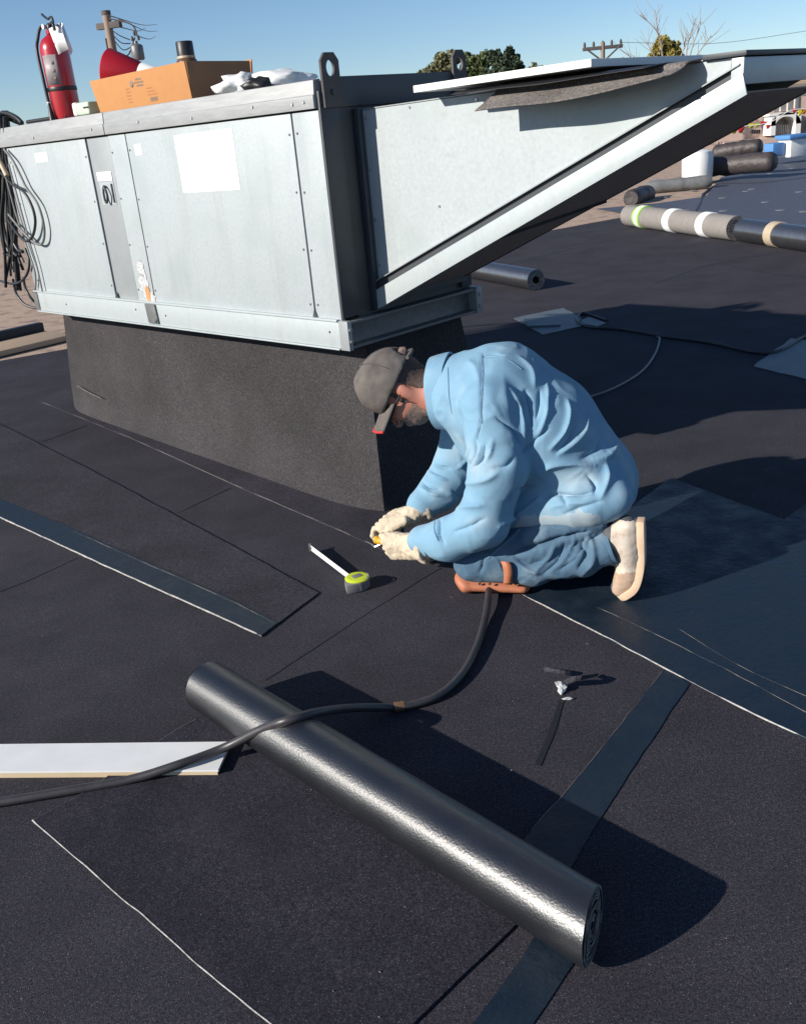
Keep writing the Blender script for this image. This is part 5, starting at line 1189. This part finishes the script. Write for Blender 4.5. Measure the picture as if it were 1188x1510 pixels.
# knife held between the hands
kn = empty('hook_knife', PW(PL(557, 797, 0.10)), PROT); setp(kn, 'small yellow utility knife held in the gloved hands', 'knife')
kb_ = PL(557, 797, 0.10)
o = mesh('handle', *tubeg(catmull([PL(551, 794, 0.10) - kb_, PL(556, 796, 0.10) - kb_, PL(563, 798, 0.095) - kb_, PL(575, 800, 0.085) - kb_], 5), np.interp(np.linspace(0, 1, 16), [0, 0.2, 1], [0.008, 0.017, 0.013]), 10), mat('yellow_plastic', (0.70, 0.36, 0.02), 0.5, col2=(0.62, 0.30, 0.02), nscale=60), kn, True)
tube('blade', [PL(560, 803, 0.10) - kb_, PL(552, 806, 0.10) - kb_, PL(547, 802, 0.10) - kb_], 0.003, M_STEEL, kn, 6)

# ------------------------------------------------------------------ far right roof clutter
dr = empty('white_drum', G(1027, 271)); setp(dr, 'white plastic drum standing on the gravel beyond the base sheet', 'drum')
lathe('drum_body', [(0.24, 0.0), (0.29, 0.03), (0.31, 0.25), (0.31, 0.52), (0.27, 0.62), (0.15, 0.66)], M_WHITE, dr, 28)
lathe('drum_cap', [(0.09, 0.655), (0.09, 0.70), (0.08, 0.71)], M_WHITE, dr, 16)
tube('drum_handle', [(-0.14, 0, 0.63), (-0.12, 0, 0.74), (0.10, 0, 0.74), (0.14, 0, 0.63)], 0.02, M_WHITE, dr, 8)
def lump(name, A, B, r, m, lab, cat, seed):
    P = [np.array(A) + (np.array(B) - np.array(A)) * i / 18 for i in range(19)]
    R = [r * (1 + 0.12 * mnoise.noise((i * 0.5, seed, 0))) * min(1, 0.75 + 0.8 * min(i, 18 - i) / 3) for i in range(19)]
    vv_, ff_ = tubeg(P, R, 18)
    vv_ = [q + np.array([0, 0, 1]) * 0.10 * r * mnoise.noise((q[0] * 2, q[1] * 2, q[2] * 3 + seed)) for q in vv_]
    return setp(mesh(name, vv_, ff_, m, None, True, 60), lab, cat)
lump('black_bundle', AT(1046, 246, 21.0), AT(1142, 238, 20.0), 0.20, M_TARP, 'long black bundle lying nearest, right of the white drum', 'bundle', 1.0)
lump('black_bundle', AT(1052, 226, 21.6), AT(1122, 216, 21.0), 0.17, M_TARP, 'long black bundle lying on top of the nearest one', 'bundle', 4.0)
lump('black_bundle', AT(930, 293, 17.5), AT(955, 285, 18.5), 0.16, M_TARP, 'dark bundle half hidden under the outer corner of the hood', 'bundle', 6.0)
p = G(1040, 278); setp(lump('pipe_offcut', p + [-1.1, 0.1, .12], p + [0.1, 0, .12], 0.12, M_CABLE_G, 'grey pipe length lying in front of the white drum', 'pipe', 2.0))
co = empty('cool_box', AT(1168, 231, 24.0), 0.3); setp(co, 'white cool box with blue lid at the right edge', 'cool box')
box('box_body', (-0.24, -0.2, 0.0), (0.30, 0.25, 0.40), M_WHITE, co, 0.03); box('box_lid', (-0.32, -0.25, 0.402), (0.36, 0.30, 0.50), M_BLUEP, co, 0.03)
o = box('side_tray', (-0.62, -0.05, 0.05), (-0.27, 0.3, 0.35), M_BLUEP, co, 0.04)

# ------------------------------------------------------------------ beyond the roof: house with white arch, pennants
HY = 62.0
M_STUCCO = mat('pink_stucco', (0.55, 0.41, 0.34), 0.9, col2=(0.48, 0.36, 0.30), nscale=0.8)
M_WIN = mat('dark_pane', (0.16, 0.16, 0.17), 0.3, col2=(0.22, 0.21, 0.2), nscale=0.5)
M_FW = mat('white_trim', (0.78, 0.77, 0.75), 0.7, col2=(0.70, 0.69, 0.67), nscale=1.0)
hs = empty('arched_house', AT(1150, 210, HY) * np.array([1, 1, 0]) + np.array([0, 0, -6])); setp(hs, 'pale pink house with white arched porch beyond the roof', 'house')
ho = np.array(hs.location)
def HB(name, x0, y0, x1, y1, d0, d1, m, parent=hs, bev=0):
    a = AT(x0, y0, HY) - ho; b = AT(x1, y1, HY) - ho
    return box(name, (min(a[0], b[0]), d0, min(a[2], b[2])), (max(a[0], b[0]), d1, max(a[2], b[2])), m, parent, bev)
wl = HB('wall', 1040, 330, 1330, 128, 0.5, 8.0, M_STUCCO)
a = AT(1040, 126, HY) - ho; b = AT(1330, 126, HY) - ho
prism('roof', [(a[0] - .5, 0, a[2] - 0.4), (b[0], 0, a[2] - 0.4), (b[0], 4.25, a[2] + 1.2), (a[0] - .5, 4.25, a[2] + 1.2)], (0, 0, 0.15), M_TIMBER, hs)
for k in range(5):
    x = 1132 + k * 10.5
    f_ = HB('window', x, 164, x + 8.2, 140, 0.44, 0.5, M_FW); HB('pane', x + 1.4, 163, x + 6.8, 141, 0.40, 0.445, M_WIN, f_)
HB('porch_pier', 1163, 206, 1173, 165, -0.8, 0.45, M_FW); HB('porch_pier', 1128, 200, 1136, 172, -0.8, 0.45, M_FW)
# arch ring
cA = AT(1150, 184, HY) - ho; ro_, ri_ = 0.92, 0.62; v = []; f = []
for i in range(17):
    t = math.pi * i / 16; 
    for rr_, d0 in ((ro_, -0.8), (ri_, -0.8), (ro_, 0.4), (ri_, 0.4)): v.append((cA[0] + rr_ * math.cos(t), d0, cA[2] + rr_ * 0.75 * math.sin(t)))
for i in range(16):
    k = 4 * i; f += [(k, k + 4, k + 5, k + 1), (k + 2, k + 3, k + 7, k + 6), (k, k + 2, k + 6, k + 4), (k + 1, k + 5, k + 7, k + 3)]
mesh('porch_arch', v, f, M_FW, hs, False)
HB('porch_lintel', 1126, 172, 1174, 164, -0.8, 0.45, M_FW)
HB('recess', 1137, 200, 1162, 178, 0.42, 0.49, M_WIN)
for k in range(9): HB('baluster', 1138 + k * 2.6, 199, 1139.2 + k * 2.6, 184, -0.3, -0.22, M_FW)
HB('plinth', 1060, 210, 1330, 200, -0.9, 0.46, M_STUCCO)
for k in range(4): HB('vent_slot', 1112 + k * 3.4, 197, 1114 + k * 3.4, 191, 0.44, 0.495, M_GAP)
for k in range(7): HB('fence_picket', 1176 + k * 2.2, 205, 1177 + k * 2.2, 178, -0.6, -0.5, M_BARE)
HB('post', 1146, 221, 1151, 200, -3.0, -2.5, M_FW)
ps = empty('pennant_string', AT(1120, 188, 50) * np.array([1, 1, 0])); setp(ps, 'string of red and yellow pennants in front of the arched house', 'pennants')
po = np.array(ps.location)
M_YEL = mat('yellow_cloth', (0.62, 0.55, 0.02), 0.7, col2=(0.5, 0.5, 0.03), nscale=3); M_REDC = mat('red_cloth', (0.55, 0.02, 0.03), 0.7, col2=(0.45, 0.02, 0.02), nscale=3); M_ORG = mat('orange_cloth', (0.6, 0.22, 0.02), 0.7, col2=(0.5, 0.15, 0.02), nscale=3)
tube('cord', [AT(1060, 190, 50) - po, AT(1100, 186, 50) - po, AT(1135, 180, 50) - po, AT(1165, 163, 50) - po, AT(1200, 160, 50) - po], 0.02, M_FW, ps, 5)
for k, (x, y, wx, hh, m) in enumerate([(1070, 188, 12, 10, M_YEL), (1083, 188, 12, 9, M_YEL), (1093, 186, 11, 10, M_REDC), (1108, 182, 10, 7, M_YEL), (1116, 182, 9, 6, M_YEL), (1126, 179, 11, 6, M_REDC), (1133, 184, 8, 6, M_REDC), (1172, 160, 9, 7, M_REDC), (1180, 162, 8, 9, M_YEL), (1186, 160, 10, 8, M_ORG)]):
    a = AT(x - wx / 2, y, 50) - po; b = AT(x + wx / 2, y, 50) - po; c = AT(x + wx * 0.2, y + hh, 50) - po; d = AT(x - wx * 0.4, y + hh, 50) - po
    prism('pennant', [a, b, c + [0, 0.2, 0], d], (0, 0.03, 0), m, ps)

# ------------------------------------------------------------------ poles and wires
def pole(name, px, py_top, Y, wpx, lab):
    top = AT(px, py_top, Y); r = wpx / 2 / F_PX * Y; e = empty(name, (top[0], top[1], -6)); setp(e, lab, 'utility pole')
    H = top[2] + 6; lathe('pole_shaft', [(r * 1.25, 0), (r, H)], M_POLE, e, 14); return e, top, H, r
M_WOODD = mat('dark_crossarm', (0.09, 0.08, 0.08), 0.9, col2=(0.13, 0.11, 0.10), nscale=3)
e, top, H, r = pole('utility_pole', 157, 22, 26, 10.5, 'weathered utility pole with transformer behind the cardboard carton')
px2 = 26 / F_PX
lathe('pole_cap', [(r * 1.15, H), (r * 1.15, H + 0.09)], M_WOODD, e, 14)
a = math.radians(-20)
o = box('crossarm', (-0.30, -0.07, H - 0.30), (0.35, 0.07, H - 0.16), M_WOODD, e, 0.01); o.rotation_euler = (0, 0, a)
tube('bracket', [(0.1, -0.15, H - 0.1), (0.6, -0.2, H - 0.28), (0.7, -0.2, H - 0.55)], 0.02, M_WOODD, e, 6)
tube('bracket', [(0.15, -0.1, H - 0.95), (0.4, -0.15, H - 0.9), (0.62, -0.15, H - 0.55)], 0.018, M_WOODD, e, 6)
lathe('transformer', [(0.13, 0), (0.15, 0.03), (0.15, 0.30), (0.13, 0.33), (0.05, 0.36), (0.04, 0.42)], M_PLATE, e, 18, (0.62, -0.15, H - 1.05))
for k, (x, z) in enumerate([(0.55, -0.62), (0.70, -0.62), (0.62, -0.5)]): lathe('insulator', [(0.03, 0), (0.035, 0.04), (0.02, 0.1)], M_WOODD, e, 8, (x, -0.15, H + z))
for k, (x, z, x2, y2) in enumerate([(0.05, -0.02, 232, 36), (0.3, -0.12, 232, 46), (0.6, -0.5, 230, 53), (0.3, -0.3, 215, 41)]):
    q = AT(x2, y2, 60) - np.array(e.location)
    tube('wire', [np.array([x, -0.1, H + z]), (np.array([x, -0.1, H + z]) + q) / 2 + [0, 0, -0.12], q], [0.016, 0.010], M_CABLE_G, e, 5)
for k in range(3):
    tube('lead', [(0.1, -0.18, H - 0.35 - 0.1 * k), (0.3, -0.25, H - 0.5 - 0.15 * k), (0.5, -0.2, H - 0.6 - 0.08 * k)], 0.012, M_CABLE, e, 5)
tube('ground_wire', [(-r * 1.1, -0.05, H - 0.5), (-r * 1.2, -0.05, H - 1.4), (-r * 1.3, -0.05, 1)], 0.02, M_WOODD, e, 5, 1)
e, top, H, r = pole('utility_pole', 888, 62, 58, 6.0, 'distant utility pole with two crossarms above the foam board')
for z, L0, L1 in ((-0.25, -1.1, 1.1), (-1.55, -1.5, 0.9)):
    o = box('crossarm', (L0, -0.1, H + z - 0.12), (L1, 0.1, H + z + 0.06), M_WOODD, e, 0.01)
    for k in range(5):
        x = L0 + 0.1 + (L1 - L0 - 0.2) * k / 4
        lathe('insulator', [(0.06, 0), (0.08, 0.12), (0.04, 0.26)], M_WOODD, e, 8, (x, 0, H + z + 0.06))
tube('brace', [(-0.9, -0.1, H - 0.3), (0, -0.12, H - 1.0)], 0.05, M_WOODD, e, 5, 1); tube('brace', [(0.9, -0.1, H - 0.3), (0, -0.12, H - 1.0)], 0.05, M_WOODD, e, 5, 1)
tube('wire', [(-1.4, 0, H - 1.3), (-8, 3, H - 1.9), (-22, 9, H - 1.5)], 0.02, M_CABLE_G, e, 5)
tube('wire', [(1.0, 0, H - 0.1), (7, 2, H - 0.5), (14, 6, H - 0.1)], 0.012, M_CABLE_G, e, 5)

# ------------------------------------------------------------------ trees
def leafmat(name, c1, c2, c3):
    return mat(name, c1, 0.7, spec=0.3, col2=c2, nscale=0.9, namt=0.5, col3=c3, n3scale=2.6, n3=(0.48, 0.62))
M_LEAF = leafmat('leaf_green', (0.055, 0.085, 0.03), (0.11, 0.13, 0.05), (0.16, 0.17, 0.075))
M_LEAFD = leafmat('leaf_dark', (0.028, 0.05, 0.03), (0.05, 0.075, 0.04), (0.075, 0.095, 0.05))
M_LEAFY = leafmat('leaf_yellow', (0.17, 0.15, 0.03), (0.28, 0.23, 0.05), (0.36, 0.29, 0.08))
M_LEAFO = leafmat('leaf_olive', (0.12, 0.125, 0.06), (0.19, 0.19, 0.10), (0.24, 0.22, 0.12))
def tree(name, Y, blobs, m, n, ls, lab, seed, trunk=True):
    r_ = np.random.default_rng(seed); C = [AT(x, y, Y) + np.array([0, r_.uniform(-1, 1) * rp / F_PX * Y * 0.6, 0]) for x, y, rp in blobs]; Rr = [rp / F_PX * Y for *_, rp in blobs]
    bx_ = np.mean([c[0] for c in C]); base = np.array([bx_, Y, -6.0]); e = empty(name, base); setp(e, lab, 'tree', 'trees beyond the roof')
    V = []; Fc = []; tot = sum(q * q for q in Rr)
    for c, R in zip(C, Rr):
        # sub-clumps on the blob give light and dark masses with gaps
        ncl = 16; cl = r_.normal(size=(ncl, 3)); cl /= np.linalg.norm(cl, axis=1)[:, None]; cl = c + cl * R * r_.uniform(0.35, 0.95, (ncl, 1))
        cr = R * r_.uniform(0.20, 0.42, ncl)
        for k in range(int(n * R * R / tot)):
            j = r_.integers(ncl); d = r_.normal(size=3); d /= np.linalg.norm(d)
            p = cl[j] + d * cr[j] * r_.uniform(0.5, 1.15) - base
            a_ = r_.normal(size=3); a_ /= np.linalg.norm(a_); b_ = np.cross(a_, r_.normal(size=3)); b_ /= np.linalg.norm(b_); s = ls * r_.uniform(0.6, 1.3); i0 = len(V)
            V += [p - a_ * s, p + b_ * s * 0.5, p + a_ * s, p - b_ * s * 0.5]; Fc.append((i0, i0 + 1, i0 + 2, i0 + 3))
    me = bpy.data.meshes.new('crown'); me.from_pydata([tuple(map(float, q)) for q in V], [], Fc); me.materials.append(m)
    o = bpy.data.objects.new('crown', me); COL.objects.link(o); o.parent = e
    tr = 0.018 * Y * 0.12; tops = [c - base for c in C]; zt = min(t[2] for t in tops) * 0.8
    tube('trunk', [(0, 0, 0), (0.1, 0, zt * 0.5), (0, 0, zt)], [tr * 1.4, tr], M_BARK, e, 8)
    for t in tops: tube('limb', [(0, 0, zt * 0.9), tuple(np.array([0, 0, zt * 0.9]) * 0.4 + t * 0.6), tuple(t)], [tr * 0.7, tr * 0.2], M_BARK, e, 5)
    return e
tree('broadleaf_tree', 95, [(655, 98, 17), (648, 108, 14), (668, 88, 13), (638, 112, 12)], M_LEAFO, 3800, 0.20, 'light olive tree behind the far lifting lug', 1)
tree('broadleaf_tree', 92, [(698, 90, 14), (708, 103, 16), (690, 107, 14), (716, 88, 11)], M_LEAF, 3800, 0.20, 'mid green tree just right of the far lifting lug', 2)
tree('broadleaf_tree', 86, [(728, 84, 10), (733, 100, 14), (722, 112, 12)], M_LEAFD, 3200, 0.18, 'dark green tree with rounded top left of the tallest dark tree', 3)
tree('conifer_tree', 84, [(752, 78, 8), (750, 73, 4.5), (757, 90, 11), (752, 104, 16), (770, 110, 10)], M_LEAFD, 3800, 0.18, 'tallest dark pointed tree above the white foam board', 4)
tree('shrub_tree', 98, [(790, 104, 10), (800, 108, 9), (782, 108, 8)], M_LEAFO, 1500, 0.18, 'low pale shrub right of the dark trees', 5)
tree('shrub_tree', 99, [(820, 108, 7), (832, 110, 6), (811, 111, 6)], M_LEAFO, 1000, 0.18, 'lowest olive shrub left of the distant pole', 6)
tree('shrub_tree', 99, [(622, 110, 7), (630, 112, 7)], M_LEAFO, 800, 0.18, 'faint shrub at the left end of the tree row', 16)
tree('yellow_tree', 75, [(981, 60, 10), (975, 71, 13), (991, 74, 13), (962, 86, 11), (984, 88, 17), (1001, 86, 11)], M_LEAFY, 5600, 0.16, 'yellow green autumn tree behind the hood', 7)
tree('shrub_tree', 80, [(1030, 90, 7), (1040, 91, 7)], M_LEAFY, 900, 0.14, 'small yellow shrub right of the yellow tree', 8)
tree('shrub_tree', 80, [(915, 93, 7), (918, 97, 7)], M_LEAFD, 800, 0.14, 'small dark shrub right of the distant pole', 9)
def bare_tree(Y, roots, lab, seed, pts):
    r_ = random.Random(seed); b0 = AT(*roots, Y); base = np.array([b0[0], Y, -6]); e = empty('bare_tree', base); setp(e, lab, 'tree', 'trees beyond the roof')
    H0 = b0 - base
    tube('trunk', [(0, 0, 0), tuple(H0)], [0.13, 0.08], M_BARE, e, 6, 1)
    for br in pts:
        P = [H0] + [AT(x, y, Y) - base for x, y in br]
        tube('branch', P, [0.055, 0.018], M_BARE, e, 5)
        Pc = catmull(P, 8)
        for k in range(9):
            i = r_.randrange(len(Pc) // 3, len(Pc) - 1); d = (Pc[min(i + 3, len(Pc) - 1)] - Pc[i - 3]); d /= np.linalg.norm(d)
            s = np.array([r_.uniform(-1, 1), r_.uniform(-0.5, 0.5), r_.uniform(0.1, 0.8)]); q = Pc[i] + (d * 0.8 + s) * r_.uniform(0.5, 1.1)
            tube('twig', [Pc[i], (Pc[i] + q) / 2 + [0, 0, -0.05], q], [0.018, 0.008], M_BARE, e, 4, 4)
bare_tree(72, (978, 100), 'leafless tree with bare twigs rising left of the yellow tree', 3, [[(974, 70), (969, 45), (965, 15)], [(972, 55), (958, 35), (943, 22)], [(966, 85), (957, 70), (954, 60)], [(950, 95), (935, 88), (912, 72)]])
bare_tree(70, (1012, 105), 'leafless tree with slanting branches right of the yellow tree', 5, [[(1012, 75), (1018, 50), (1026, 25)], [(1020, 70), (1028, 48), (1033, 32)], [(1022, 88), (1035, 70), (1048, 52)], [(1002, 90), (1008, 70), (1007, 58)]])
